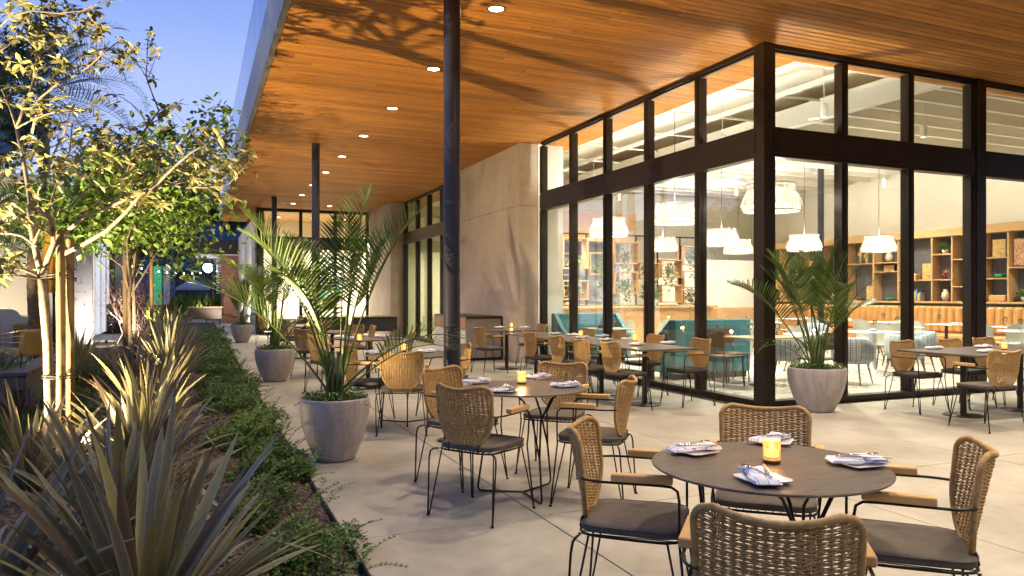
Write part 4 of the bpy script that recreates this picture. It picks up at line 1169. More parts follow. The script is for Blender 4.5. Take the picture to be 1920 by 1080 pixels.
# add denser clumps in the places the photograph shows them
for (px,py,nn,sp) in ((150,60,26,.22),(60,30,26,.25),(200,180,8,.10),(110,130,14,.16),(300,200,0,.2),(190,260,22,.16),(240,255,14,.14),(60,285,12,.12),(290,290,26,.2),(340,300,16,.16),(370,335,12,.12),(310,385,10,.07),(100,310,16,.16),(150,330,12,.14),(240,330,18,.18),(420,255,6,.06),(400,345,6,.05),(20,120,14,.2),(120,215,8,.10),(240,75,4,.05),(60,210,8,.1),(20,300,8,.1),(190,300,10,.14)):
    tt=[]
    for k in range(int(nn*.58)): tt.append((atd(px+rs.normal(0,sp*130),py+rs.normal(0,sp*95),6.35+rs.normal(0,.25))-o0,Vector((0,0,1))))
    a,b,c=palmate(tt,rs,.090,5,.3,.02); P+=a;D+=b;S+=c
idx=list(range(len(P)))
first300=idx[:290]; rest=idx[290:]
lm=area_mesh('leaf',LEAF_V*np.array([1,1.25,1]),LEAF_T,M['leafyel'])
Mx=dirs_to_mats(np.array(D),rs.uniform(-.5,.5,len(D)))
for i in first300:
    o=link('leaf',lm,t,P[i],Matrix(Mx[i].tolist()).to_euler(),S[i])
link('foliage',leaf_mesh('foliage',[P[i] for i in rest],[D[i] for i in rest],[S[i] for i in rest],M['leafyel'],w=1.25),t,kind='stuff')
# stakes with ties
def stake(px,py,d,top,label,r=.033):
    p=atd(px,py,d); t=thing('tree_stake',label,'stake',(p.x,p.y,0),0,'timber stakes holding the young trees')
    q=MB(); z1=CAMH-(top-HY)*d/FPX
    q.tube([(0,0,-.1),(0.004,0,z1*.5),(0,0,z1-.02),(0,0,z1)],[r,r,r,r*.8],14); q.obj('pole',M['stake'],t)
    return t,p,z1
s1,pa,za=stake(113,800,6.15,432,'darker front stake beside the pale young tree')
s2,pb,zb=stake(131,800,6.55,446,'sunlit rear stake beside the pale young tree')
for (yy,w) in ((518,'upper'),(706,'lower')):
    z=CAMH-(yy-HY)*6.3/FPX; a=atd(84 if yy<600 else 92,yy,6.35)
    q=MB(); ctr=[(a+Vector((-.05,0,0))).xy,(pa+Vector((.0,-.04,0))).xy,(pb+Vector((.05,.0,0))).xy,((a+pb)/2+Vector((0,.05,0))).xy]
    q.tube([(c.x,c.y,z+.02*math.sin(i*2)) for i,c in enumerate(ctr)],.008,6,closed=True); q.tube([(c.x,c.y,z-.02+.02*math.sin(i*2)) for i,c in enumerate(ctr)],.006,6,closed=True)
    tie=q.obj('rubber_tie',M['tie'],None,label='%s black rubber tie binding trunk and stakes of the near tree'%w,cat='tree tie',group='ties on the young trees')
M['barkdark']=simple('brown bark',(.13,.095,.065),.9,var=.35,scale=18,bump=.6,bscale=60)
def crown_tree(x,y,h,rad,label,seed,mat='leafgreen',n=2600,size=.085,zc=None,trunk=.05,fork=1.6,stakes=False,nl=5,flat=.62):
    rs=np.random.RandomState(seed); r=random.Random(seed); t=thing('tree',label,'tree',(x,y,0),0,'trees rising from the planting bed')
    zc=zc or h*.72; q=MB(); lim=MB()
    q.tube([(0,0,-.05),(.02,.01,fork*.5),(0,0,fork),(.03,-.02,(fork+zc)/2),(0,.03,zc)],[trunk,trunk*.85,trunk*.7,trunk*.45,trunk*.25],10); q.obj('trunk',M['barkdark'],t)
    paths=[]
    for i in range(9):
        a=i*2.4+r.random(); e=Vector((math.cos(a)*rad*r.uniform(.5,.95),math.sin(a)*rad*r.uniform(.5,.95),zc-fork+r.uniform(-.5,.9)*rad*flat))
        b0=fork+(zc-fork)*(.0,.75,.2,.5,.1,.9,.35,.6,.05)[i]; e.z=max(.15,e.z-(b0-fork)*.75); pts=[Vector((0,0,b0))+e*s_+Vector((0,0,.16*math.sin(s_*3.1)))+Vector((r.gauss(0,.05),r.gauss(0,.05),0))*(s_>0) for s_ in (0,.3,.6,.85,1)]
        lim.tube(pts,[trunk*.45,trunk*.34,trunk*.24,trunk*.16,trunk*.1],7); paths.append((pts,.01))
    tw,tips=branchlets(paths,seed,8,rad*.55)
    for pts,_ in tw: lim.tube(pts,[.008,.006,.005,.004,.002],4)
    lim.obj('limbs',M['barkdark'],t)
    cl=[(p,rs.uniform(.12,.3)*rad) for p,_ in tips]+[(Vector((rs.normal(0,.45)*rad,rs.normal(0,.45)*rad,zc+rs.normal(0,.35)*rad*flat)),rs.uniform(.15,.32)*rad) for _ in range(26)]
    P=[]
    i=rs.randint(0,len(cl),n); C=np.array([tuple(cl[k][0]) for k in i]); Rr=np.array([cl[k][1] for k in i])
    P=C+rs.normal(0,.5,(n,3))*Rr[:,None]; keep=P[:,2]>fork*.8; P=P[keep]; n2=len(P)
    D=rs.normal(0,.8,(n2,3))+np.array([0,0,-.25]); S=rs.uniform(.65,1.2,n2)*size
    link('crown',leaf_mesh('crown',P,D,S,M[mat],w=1.5),t,kind='stuff')
    return t
crown_tree(-.95,12.5,4.3,1.45,'green leaved tree, second along the bed, in front of the bright wall',5,n=8000,size=.115,zc=2.55,fork=1.35,flat=.55,trunk=.036)
crown_tree(-1.25,17.6,4.6,1.45,'third tree along the bed, darker and farther back',6,'leafgreen',4500,.12,3.1,.045,1.7,flat=.5)
crown_tree(-3.9,16.6,6.0,1.5,'dark tree behind the pale young one, top left',7,'leafdark',3800,.13,4.9,.07,3.0,flat=.6)
s3,_a,_b=stake(234,770,11.6,446,'left stake of the second tree',.034); s4,_a,_b=stake(243,770,11.9,452,'right stake of the second tree',.034); s5,_a,_b=stake(284,720,16.8,455,'single stake of the third tree',.04)
# pinkish leafless shrubs before the far court
rs=np.random.RandomState(9); t=thing('twiggy_shrub','pale pink twiggy shrub behind the third stake, before the far court','shrub',(-1.55,24.0,0)); q=MB()
for i in range(46):
    a=rs.uniform(0,6.28); p=Vector((rs.normal(0,.15),rs.normal(0,.15),0)); d=Vector((math.cos(a)*.5,math.sin(a)*.5,1)).normalized(); pts=[p.copy()]
    for k in range(6):
        p=p+d*.38; d=(d+Vector((rs.normal(0,.22),rs.normal(0,.22),0))).normalized(); pts.append(p.copy())
    q.tube(pts,[.014,.012,.01,.008,.005,.003,.002],4)
q.obj('twigs',simple('pale pink twig',(.42,.27,.20),.8),t); 
P=rs.normal(0,.55,(1500,3))*np.array([1,1,.8])+np.array([0,0,1.3]); P=P[P[:,2]>.1]; link('leaves',leaf_mesh('leaves',P,rs.normal(0,1,(len(P),3)),rs.uniform(.04,.08,len(P)),M['redplant']),t,kind='stuff')
# ------------------------------------------------------------ garden palms by the left wall and tall fan palms
def garden_palm(x,y,h,L,label,seed,n=20,tr=.09,mat='palmleaf',group='feather palms in the garden',droop=(.9,1.6),tilt=(15,85)):
    t=thing('palm_tree',label,'palm',(x,y,0),0,group); r=random.Random(seed); q=MB()
    k=int(h/.12); q.tube([(.02*math.sin(i*.3),0,h*i/k) for i in range(k+1)],[tr*(1.25-.35*i/k)*(1.06 if i%2 else .96) for i in range(k+1)],12); q.obj('trunk',M['palmbark'],t)
    fr=[frond(L,.18,droop[0],34,L*.30,seed+40,.03,mat),frond(L,.18,droop[1],34,L*.30,seed+41,.03,mat)]
    for i in range(n):
        link('frond',fr[i%2],t,(0,0,h-.04),(0,R(tilt[0]+(tilt[1]-tilt[0])*((i+.5)/n)**1.1),i*2.4+r.uniform(-.2,.2)),r.uniform(.85,1.1))
    return t
garden_palm(-3.85,16.0,2.5,2.1,'feather palm by the cream wall, left edge, fronds arching down',1,18,.09)
garden_palm(-3.0,17.2,2.3,1.7,'second feather palm behind the yellow folded parasol',2,16,.09)
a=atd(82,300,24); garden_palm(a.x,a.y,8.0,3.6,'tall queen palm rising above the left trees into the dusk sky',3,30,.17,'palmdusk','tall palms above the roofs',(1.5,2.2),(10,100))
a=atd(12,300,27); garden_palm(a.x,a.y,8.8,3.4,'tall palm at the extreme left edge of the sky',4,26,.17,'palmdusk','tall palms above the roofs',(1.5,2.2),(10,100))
def fan_palm(px,py,d,label,seed):
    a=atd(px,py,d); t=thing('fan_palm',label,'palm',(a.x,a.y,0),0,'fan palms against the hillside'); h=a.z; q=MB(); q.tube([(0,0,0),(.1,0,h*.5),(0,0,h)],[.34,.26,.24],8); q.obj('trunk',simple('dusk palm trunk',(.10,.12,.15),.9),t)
    rs=np.random.RandomState(seed); n=420; D=rs.normal(0,1,(n,3)); D[:,2]=D[:,2]*.8-.1; D/=np.linalg.norm(D,axis=1,keepdims=True)
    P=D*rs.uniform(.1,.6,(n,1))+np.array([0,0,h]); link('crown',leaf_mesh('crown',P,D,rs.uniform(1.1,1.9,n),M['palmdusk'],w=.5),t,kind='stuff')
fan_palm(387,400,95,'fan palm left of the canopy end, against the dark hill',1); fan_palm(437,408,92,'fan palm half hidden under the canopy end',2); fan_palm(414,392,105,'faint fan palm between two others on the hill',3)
# ------------------------------------------------------------ left side: cream building, far court
t=thing('garden_building','cream rendered building with a blue metal roof at the left edge','building',(0,0,0))
q=MB(); q.bbox(-14,20.0,0,-3.05,20.3,4.2,.01); q.obj('wall',M['cream'],t)
q=MB(); q.bbox(-14,19.4,4.201,-3.9,20.4,4.42,.01); q.obj('eave',M['white'],t)
rf=thing('roof'); rf.parent=t
for k in range(26):
    x0=-14+k*.39
    q=MB(); q.add([(x0,19.3,4.43),(x0+.385,19.3,4.43),(x0+.385,23.8,6.5),(x0,23.8,6.5)],[(0,1,2,3)]); q.bbox(x0,19.3,4.421,x0+.03,19.34,4.48,.004); q.add([(x0,19.3,4.43),(x0+.012,19.3,4.47),(x0+.012,23.8,6.54),(x0,23.8,6.5)],[(0,1,2,3)]); q.obj('roof_panel',M['blueroof'],rf)
q=MB(); q.bbox(-3.04,19.95,0,-2.85,20.35,4.3,.01); q.obj('white_pilaster',M['white'],t)
t=thing('panelled_annex','grey panelled annex with tall bright curtained windows beyond the cream building','building',(0,0,0))
for k in range(3):
    q=MB(); q.bbox(-3.6,24.0,.01+k*1.5,-2.75,24.2,1.5+k*1.5,.006); q.obj('wall_panel',M['greywall'],t)
for k in range(4):
    q=MB(); q.bbox(-3.05+0,25.2+k*1.6,.1,-3.0,25.2+k*1.6+.14,4.0,.01); q.obj('window_post',M['white'],t)
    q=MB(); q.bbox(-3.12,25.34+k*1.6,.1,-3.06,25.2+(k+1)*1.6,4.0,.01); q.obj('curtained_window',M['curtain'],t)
q=MB(); q.bbox(-4.6,24.3,0,-3.2,33,4.4,.01); q.obj('wall',M['greywall'],t)
q=MB(); q.bbox(-3.3,33.1,.05,-3.0,41,3.6,.01); q.obj('dark_glazing',M['bronze'],t)
# festoon bulb
p=atd(10,410,12); q=MB(); q.lathe([(.001,-.05),(.02,-.04),(.03,-.01),(.02,.02),(.012,.04),(.001,.045)],12); 
t=thing('festoon_light','bare festoon bulb glaring between branches at the left edge','light bulb',tuple(p)); q.obj('bulb',M['string'],t)
q=MB(); q.tube([(-2,0,.35),(-.8,0,.12),(0,0,.045),(.9,0,.14),(2.5,.3,.5)],.006,5); q.obj('cord',M['tie'],t); point('lamp',(0,-.05,0),70,(1,.7,.4),.04,t)
# folded mustard parasol
p=atd(101,560,13.0); t=thing('folded_parasol','folded mustard parasol hanging behind the tree stakes','parasol',(p.x,p.y,0)); q=MB(); rows=[]
for z,r0 in ((1.45,.17),(1.5,.19),(1.9,.17),(2.4,.12),(2.75,.05),(2.85,.02)):
    rows.append([((r0*(1+.22*math.cos(k*8*2*math.pi/48)))*math.cos(2*math.pi*k/48),(r0*(1+.22*math.cos(k*8*2*math.pi/48)))*math.sin(2*math.pi*k/48),z) for k in range(48)])
q.grid(rows,True,True); q.obj('canopy',M['mustard'],t); q=MB(); q.tube([(0,0,0),(0,0,2.95)],.02,10); q.obj('pole',M['bronze'],t)
# lounge seating
def lounge(x,y,rz,label,w=.78):
    t=thing('wire_lounge_chair',label,'lounge chair',(x,y,0),rz,'wire lounge chairs with tan cushions')
    q=MB(); q.bbox(-w/2+.03,-.30,.28,w/2-.03,.34,.40,.035); q.obj('seat_cushion',M['tancushion'],t)
    q=MB(); Mx=Matrix.Translation((0,-.30,.30))@Matrix.Rotation(R(14),4,'X'); q.bbox(-w/2+.03,-.12,.02,w/2-.03,0,.50,.04,Mx); q.obj('back_cushion',M['tancushion'],t)
    q=MB()
    for z,yy in ((.30,-.36),(.42,-.42),(.54,-.46),(.66,-.50),(.76,-.53)):
        q.tube([(-w/2,.34,z*.5+.27),(-w/2,yy+.06,z),(-w/2+.06,yy,z),(w/2-.06,yy,z),(w/2,yy+.06,z),(w/2,.34,z*.5+.27)],.006,6)
    for k in range(5):
        xx=-w/2+.08+(w-.16)*k/4; q.tube([(xx,-.34,.27),(xx,-.42,.44),(xx,-.53,.77)],.005,6)
    q.obj('wire_shell',M['wire'],t)
    q=MB()
    for s_ in (-1,1):
        q.tube([(s_*.28,.30,.27),(s_*.30,.34,.02),(s_*.30,.30,.008),(s_*.30,-.30,.008),(s_*.30,-.34,.02),(s_*.28,-.26,.27)],.008,7)
    q.obj('base_frame',M['wire'],t)
a=at(36,694); lounge(a.x+.1,a.y+.1,R(40),'front wire lounge chair with tan cushion, its wire back towards us')
a=at(70,668); lounge(a.x-.2,a.y+.3,R(15),'rear wire lounge chair with tan cushion behind the pale trunk')
t=thing('outdoor_lounge_sofa','long tan cushioned sofa along the cream wall','sofa',(-6.2,18.9,0))
q=MB(); q.bbox(-2.2,-.45,.2,2.2,.35,.45,.05); q.obj('seat',M['tancushion'],t); q=MB(); q.bbox(-2.2,.355,.2,2.2,.60,.82,.06); q.obj('backrest',M['tancushion'],t)
for k in range(3):
    q=MB(); q.bbox(-1.6+k*1.5,.10,.46,-1.1+k*1.5,.34,.80,.08); q.obj('cushion',M['tancushion'],t)
# low block planter with grass
t=thing('block_planter','low planter of split face blocks with grass at the left edge','planter',(-1.78,9.85,0))
BW=.40;BH=.155
for r_ in range(3):
    for k in range(6):
        x0=-(k+1)*BW-(.2 if r_%2 else 0); z0=.02+r_*BH
        q=MB(); q.bbox(x0+.003,-.001,z0,min(0,x0+BW-.003),.20,z0+BH-.005,.006); q.obj('block',M['stone'],t)
        q=MB(); yy=.205+k*BW-(.2 if r_%2 else 0)
        if yy<.2: yy=.205
        q.bbox(-.20,yy,z0,0,.205+(k+1)*BW-(.2 if r_%2 else 0)-.006,z0+BH-.005,.006); q.obj('block',M['stone'],t)
for k in range(4):
    q=MB(); q.bbox(-(k+1)*.62,-.02,.487,-(k)*.62-.005+(.02 if k==0 else 0),.26,.535,.008); q.obj('coping_stone',M['stone'],t)
    q=MB(); q.bbox(-.26,.265+k*.62,.487,.02,.265+(k+1)*.62-.005,.535,.008); q.obj('coping_stone',M['stone'],t)
q=MB(); q.box(-2.5,.2,.3,-.2,2.6,.46); q.obj('soil',M['soil'],t)
blades('planter_grass',[(-1.78-.5-.35*k,10.4+.3*(k%3),.45) for k in range(6)],700,.34,5)
# dark pot by the annex
p=at(205,628); t=thing('dark_planter','dark round planter with leafy plant by the bright annex window','planter',(p.x,p.y+1,0)); q=MB(); q.lathe([(.3,0),(.42,.3),(.45,.7),(.43,.72),(.40,.6),(.01,.6)],24); q.obj('pot_body',M['bronze'],t); tuft('foliage',.45,500,8,.75,'leafgreen',.10,.35,.1,t)
# ------------------------------------------------------------ far court
t=thing('court_building','low far building with dark fascia over red timber cladding','building',(0,0,0))
q=MB(); q.bbox(-.15,41.2,3.55,2.3,46,4.28,.01); q.obj('fascia',M['bronze'],t)
q=MB(); q.bbox(-.1,41.25,3.50,2.3,46,3.545,.004); q.obj('canopy_ceiling',simple('lit white ceiling',(.8,.75,.78),.6),t)
for k in range(24):
    q=MB(); q.bbox(1.13,41.35,.02+k*.145,2.2,41.42,.155+k*.145,.006); q.obj('cladding_board',M['redwood'],t)
q=MB(); q.box(1.16,41.43,0,2.2,46,3.5); q.obj('wall',M['bronze'],t)
for k in range(14):
    q=MB(); q.bbox(.98,41.9,1.5+k*.14,1.10,45,1.56+k*.14,.004); q.obj('louvre',M['white'],t)
q=MB(); q.bbox(.72,41.3,0,.78,41.36,3.1,.004); q.bbox(.10,41.3,3.05,1.1,41.36,3.10,.004); q.obj('door_frame',M['bronze'],t)
p=atd(390,502,41.0); t=thing('globe_sign','glowing white round sign hung under the far canopy','sign',tuple(p)); q=MB(); q.lathe([(.001,-.05),(.25,-.045),(.27,-.02),(.27,.02),(.25,.045),(.001,.05)],40); o=q.obj('disc',M['warmsign'],t,None,(R(90),0,0)); q=MB(); q.tube([(0,0,.27),(0,0,1.12)],.012,6); q.obj('hanger',M['bronze'],t); point('lamp',(0,-.35,0),14,(1,.95,.92),.25,t)
p=at(392,625); t=thing('counter_bench','dark timber counter across the end of the path','counter',(p.x-.1,38.6,0))
q=MB(); q.bbox(-.75,0,.80,.85,.6,.86,.01); q.obj('worktop',M['oakx'],t); q=MB(); q.bbox(-.70,.05,.25,.80,.55,.799,.01); q.obj('front',M['darkwood'],t)
q=MB(); [q.tube([(xx,.1,0),(xx,.1,.25)],.02,6) for xx in (-.6,.1,.7)]; q.obj('legs',M['black'],t)
p=atd(362,545,46); t=thing('patio_umbrella','open grey parasol in the far court','parasol',(p.x,p.y,0)); q=MB()
ap=(0,0,2.05+.42); ring=[(1.0*math.cos(k*math.pi/4+.2),1.0*math.sin(k*math.pi/4+.2),1.88) for k in range(8)]; q.add([ap]+ring,[(0,k+1,(k+1)%8+1) for k in range(8)]); ring2=[(x,y,z-.14) for x,y,z in ring]; q.add(ring+ring2,[(k,(k+1)%8,8+(k+1)%8,8+k) for k in range(8)]); q.obj('canopy',M['greycloth'],t); q=MB(); q.tube([(0,0,0),(0,0,2.4)],.03,8); q.obj('pole',M['bronze'],t)
t=thing('court_pavilion','dark glazed pavilion with a lit green pane beyond the trees','building',(0,0,0))
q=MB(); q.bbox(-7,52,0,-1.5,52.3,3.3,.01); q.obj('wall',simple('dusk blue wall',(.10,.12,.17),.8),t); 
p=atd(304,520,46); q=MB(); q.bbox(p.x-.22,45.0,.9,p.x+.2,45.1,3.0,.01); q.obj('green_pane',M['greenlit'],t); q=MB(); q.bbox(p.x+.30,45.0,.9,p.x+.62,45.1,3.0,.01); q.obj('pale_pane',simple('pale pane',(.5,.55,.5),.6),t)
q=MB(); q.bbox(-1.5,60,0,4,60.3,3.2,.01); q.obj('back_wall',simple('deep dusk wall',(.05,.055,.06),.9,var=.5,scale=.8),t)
blades('court_hedge',[(-3+.25*k,47+.2*(k%4),.0) for k in range(22)],2600,1.5,12,'leafgreen',.25,.2)
crown_tree(-4.2,48,7,2.2,'slim dark tree by the far pavilion',15,'leafdark',3000,.22,4.6,.10,2.0)
crown_tree(-2.4,56,8,3.0,'rounded dark tree behind the grey parasol',16,'leafdark',3000,.3,5.0,.12,2.0)
# hillside
rs=np.random.RandomState(2); P=[]
for j,y in enumerate(np.linspace(130,330,26)):
    row=[]
    for i,x in enumerate(np.linspace(-260,200,70)):
        h=62*(math.sin(min(1,(y-130)/120)*math.pi/2))*(.55+.30*math.sin(x*.014+1.0)+.12*math.sin(x*.045)+.05*math.sin(x*.12+y*.1)); h*= .30+.45*1/(1+math.exp((abs(x-30)-70)/30)); row.append((x,y,h+rs.uniform(-1,1)))
    P.append(row)
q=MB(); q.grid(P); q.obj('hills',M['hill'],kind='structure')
# unseen dark block added behind the viewpoint to keep sky out of reflections
q=MB(); q.bbox(-60,-16.6,0,160,-15.6,8.5,.1); q.obj('reflection_blocker',simple('dark reflection blocker',(.03,.045,.02),.9,var=.5,scale=3,bump=.9,bscale=12,bdist=.1),None,label='tall dark hedge block added behind the viewpoint to keep sky out of reflections',cat='hedge')
# ------------------------------------------------------------ interior lamps
q=MB(); q.lathe([(.0555,0),(.0555,-.20),(.050,-.205),(.0495,-.19)],20,cap=False); q.lathe([(.001,0),(.0555,0)],20); tl=q.mesh('lamp_body',M['white'])
q=MB(); q.lathe([(.001,-.19),(.049,-.19)],20); tl2=q.mesh('lens',M['lens2'])
q=MB(); q.tube([(0,0,0),(0,0,.60)],.006,6); rod=q.mesh('stem',M['white'])
sp=[(8.9,8.6),(8.9,11.0),(8.9,13.4),(8.9,15.8),(8.9,18.2),(11.6,9.0),(13.6,11.4),(11.6,13.8),(13.6,16.2),(15.9,9.0),(16.0,13.5),(15.9,17.5),(11.2,18.4),(7.9,16.2)]
INT=5.3
PEN=4.5
for i,(x,y) in enumerate(sp):
    t=thing('cylinder_spotlight',('%s white cylinder spotlight from the near end of the row by the glass'%ordn[i] if x==8.9 else '%s white cylinder spotlight over the inner dining room, counted from the glass'%ordn[i-5]),'spotlight',(x,y,4.35),0,'cylinder spotlights of the dining room')
    link('lamp_body',tl,t); link('lens',tl2,t); link('stem',rod,t)
    spot('lamp',(0,0,-.215),(0,0,0),170*INT,(1,.92,.80),140,.9,.06,t)
# pendants
def pendant(px,py,d,label,s=1.0):
    p=atd(px,py,d); t=thing('wicker_pendant',label,'pendant lamp',(p.x,p.y,p.z),rng.uniform(0,3),'white wicker pendant lamps')
    link('shade',PSH,t,None,None,s); link('bottom_fringe',PFR,t,None,None,s); link('cage',PCG,t,None,None,s); link('bulb',PBU,t,None,None,s)
    q=MB(); q.tube([(0,0,.2*s),(0,0,4.95-p.z)],.006,6); q.obj('cord',M['black'],t)
    point('lamp',(0,0,-.02),34,(1,.90,.75),.09,t)
    spot('ceiling_fill',(0,0,.12),(R(180),0,0),280,(1,.94,.84),150,.7,.08,t)  # extra spot added inside the shade to brighten the ceiling
def shade_r(z):  # z from -.16 (bottom) to .2 top
    pr=[(-.17,.385),(-.08,.40),(0,.375),(.08,.335),(.14,.315),(.20,.325)]
    for (a,ra),(b,rb) in zip(pr[:-1],pr[1:]):
        if z<=b: return ra+(rb-ra)*(z-a)/(b-a)
    return pr[-1][1]
q=MB(); nz=16
for i in range(nz):
    z=-.09+.28*i/(nz-1); hh=.0042
    q.grid([[((shade_r(z+dz)+.006*math.cos(k*math.pi+i*math.pi))*math.cos(2*math.pi*k/72),(shade_r(z+dz)+.006*math.cos(k*math.pi+i*math.pi))*math.sin(2*math.pi*k/72),z+dz) for k in range(72)] for dz in (-hh,hh)],True,True)
PM=leafmat('white wicker cane',(.74,.71,.64),(.80,.77,.70),.6,.40)
PSH=q.mesh('shade',PM)
q=MB()
for k in range(34):
    a=2*math.pi*k/34; q.grid([[(shade_r(z)*math.cos(a+da),shade_r(z)*math.sin(a+da),z) for z in (-.17,-.12,-.04,.05,.14,.20)] for da in (-.028,.028)])
q.tube([(.385*math.cos(a),.385*math.sin(a),-.17) for a in np.linspace(0,6.283,41)[:-1]],.009,5,closed=True); q.tube([(.325*math.cos(a),.325*math.sin(a),.2) for a in np.linspace(0,6.283,41)[:-1]],.009,5,closed=True)
PCG=q.mesh('cage',PM)
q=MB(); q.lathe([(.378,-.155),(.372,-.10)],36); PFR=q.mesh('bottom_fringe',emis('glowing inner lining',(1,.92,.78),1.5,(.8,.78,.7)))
q=MB(); q.lathe([(.001,-.075),(.04,-.06),(.055,-.02),(.04,.02),(.015,.045),(.001,.05)],16); PBU=q.mesh('bulb',M['globe'])
pend=[(1265,402,12.9,'large wicker pendant in front of the plant shelf, upper left'),(1141,428,15.0,'wicker pendant nearest the left end of the window wall'),(1446,374,10.1,'largest wicker pendant, cut in two by the corner post'),(1243,459,19.6,'small wicker pendant over the bar behind the large one'),(1353,447,17.0,'wicker pendant before the blank white panel'),(1384,464,20.0,'smallest wicker pendant, overlapped by its neighbour'),(1508,457,17.4,'wicker pendant above the corner palm'),(1648,459,17.8,'rightmost wicker pendant, before the display shelf')]
for a in pend: pendant(*a)
# interior column
q=MB(); q.lathe([(.08,0),(.08,5)],20); link('steel_column',q.mesh('inner_column',M['column']),None,(15.0,14.6,0),None,None,'slim dark column standing inside before the display shelf','column')
p=PYX=None
# ------------------------------------------------------------ bar with plant shelf
t=thing('bar_counter','long light oak bar counter at the back of the dining room','counter',(7.2,17.0,0))
for k in range(8):
    q=MB(); q.bbox(k*.78+.004,0,.1,(k+1)*.78-.004,.6,1.06,.004); q.obj('front_panel',M['oakx'],t)
q=MB(); q.bbox(-.05,-.12,1.063,6.3,.66,1.12,.006); q.obj('worktop',M['oakx'],t)
q=MB(); q.bbox(-.0,-.01,.0,6.2,.5,.098,.002); q.obj('plinth',M['bronze'],t)
t=thing('hanging_shelf','black framed hanging shelf with oak boxes over the bar','shelf',(7.2,17.35,0))
X0=0
cols=[0,.86,1.55,2.35,3.1,3.9,4.6,5.35,6.05]
q=MB()
for x in cols: q.bbox(x-.018,-.018,1.14,x+.018,.018,3.02,.002)
q.bbox(-.018,-.018,3.021,6.07,.018,3.06,.002); q.bbox(-.018,-.018,1.125,6.07,.018,1.139,.002); q.obj('metal_frame',M['black'],t)
boxes=[(0,.86,1.75,2.35),(.86,1.55,1.35,1.98),(1.55,2.35,2.1,2.92),(1.55,2.35,1.28,1.8),(2.35,3.1,1.95,2.55),(3.1,3.9,2.25,2.85),(3.1,3.9,1.45,2.05),(3.9,4.6,1.85,2.3),(4.6,5.35,1.9,2.4),(5.35,6.05,2.25,2.8),(5.35,6.05,1.62,2.1),(0.0,.86,1.16,1.5),(4.6,5.35,1.2,1.7),(5.35,6.05,1.16,1.55)]
for x0,x1,z0,z1 in boxes:
    q=MB(); a,b=x0+.022,x1-.022; q.bbox(a,-.17,z0,b,.17,z0+.03,.003); q.bbox(a,-.17,z1-.03,b,.17,z1,.003); q.bbox(a,-.17,z0+.031,a+.03,.17,z1-.031,.003); q.bbox(b-.03,-.17,z0+.031,b,.17,z1-.031,.003); q.obj('shelf_box',M['oakx'],t)
for i,(x,z,w) in enumerate(((7.63,1.78,'leftmost box, trailing far down'),(8.4,1.38,'second box from the left'),(9.15,2.13,'tall box near the pendant'),(9.15,1.31,'low box under the tall one'),(9.92,1.98,'box beside the striped panel'),(10.7,2.28,'high box right of centre'),(10.7,1.48,'middle box right of centre'),(12.15,1.93,'box in the seventh bay'),(12.9,2.28,'topmost box at the right end'),(12.9,1.19,'lowest box at the right end'),(11.45,1.88,'small box before the grey print'))):
    tt=thing('trailing_plant','yellow green trailing plant in the '+w,'plant',(x,17.35,z+.03),0,'trailing plants on the hanging shelf')
    q=MB(); q.lathe([(.05,0),(.065,.10),(.058,.10),(.05,.03),(.001,.03)],12); q.obj('small_pot',M['sand'],tt)
    rs=np.random.RandomState(i); n=230; P=rs.normal(0,1,(n,3))*np.array([.13,.09,.09])+np.array([0,-.05,.17]); m_=rs.uniform(size=n)<.35; P[m_,2]-=rs.uniform(0,.55,m_.sum()); P[m_,0]*=.7; P[m_,1]=-.16+rs.normal(0,.03,m_.sum())
    link('leaves',leaf_mesh('leaves',P,rs.normal(0,1,(n,3)),rs.uniform(.05,.10,n),M['leafyel' if i%2 else 'leafgreen'],w=1.8),tt,kind='stuff')
tt=thing('bar_plant','big broad leaved plant in a grey bowl on the bar','plant',(11.35,16.95,1.12)); q=MB(); q.lathe([(.10,0),(.19,.16),(.2,.2),(.18,.19),(.001,.1)],20); q.obj('bowl',M['china'],tt)
rs=np.random.RandomState(3); n=60; a=rs.uniform(0,6.28,n); D=np.stack([np.cos(a),np.sin(a),rs.uniform(.0,1.8,n)],1); link('leaves',leaf_mesh('leaves',np.tile([0,0,.17],(n,1))+rs.normal(0,.04,(n,3)),D,rs.uniform(.3,.48,n),M['leafgreen'],w=1.0),tt,kind='stuff')
# wall behind the bar: oak band, dark niche, picture, white panel
q=MB(); q.bbox(7.13,19.7,3.05,12.6,20.58,3.95,.01); q.obj('oak_bulkhead',M['oakx'],B)
q=MB(); q.bbox(7.13,20.3,1.2,10.6,20.58,3.04,.01); q.obj('back_bar',M['darkwood'],B)
q=MB()
for k in range(5): q.bbox(7.3,20.0,1.35+k*.33,10.5,20.29,1.38+k*.33,.004)
q.obj('back_bar_shelf',M['oakx'],B)
for i in range(26):
    x=7.45+i*.118; z=1.381+.33*(i%3); mt=['green glass','sand','bluebook','amberbase','china'][i%5]
    q=MB(); q.lathe([(.001,0),(.035,0),(.037,.15),(.014,.20),(.013,.26),(.001,.262)],10); q.obj('bottle',M[mt],None,(x,20.12,z),label='%s bottle, %s on the %s back bar shelf'%(['green','pale','blue','amber','white'][i%5],ordn[i//3]+' from the left',['lowest','second','third'][i%3]),cat='bottle',group='bottles on the back bar')
q=MB(); q.bbox(11.0,20.5,1.2,12.5,20.57,3.0,.004); q.obj('picture',simple('grey photographic mural',(.20,.20,.22),.8,var=.9,scale=2.5),None,label='large grey photographic mural on the back wall',cat='picture')
q=MB(); q.bbox(13.2,19.4,0,17.8,19.5,2.55,.01); q.obj('white_partition',M['whitewall'],B)
q=MB(); q.bbox(12.6,17.2,0,17.3,17.9,1.05,.01); q.obj('service_counter',M['oakx'],None,label='oak service counter in front of the blank white partition',cat='counter')
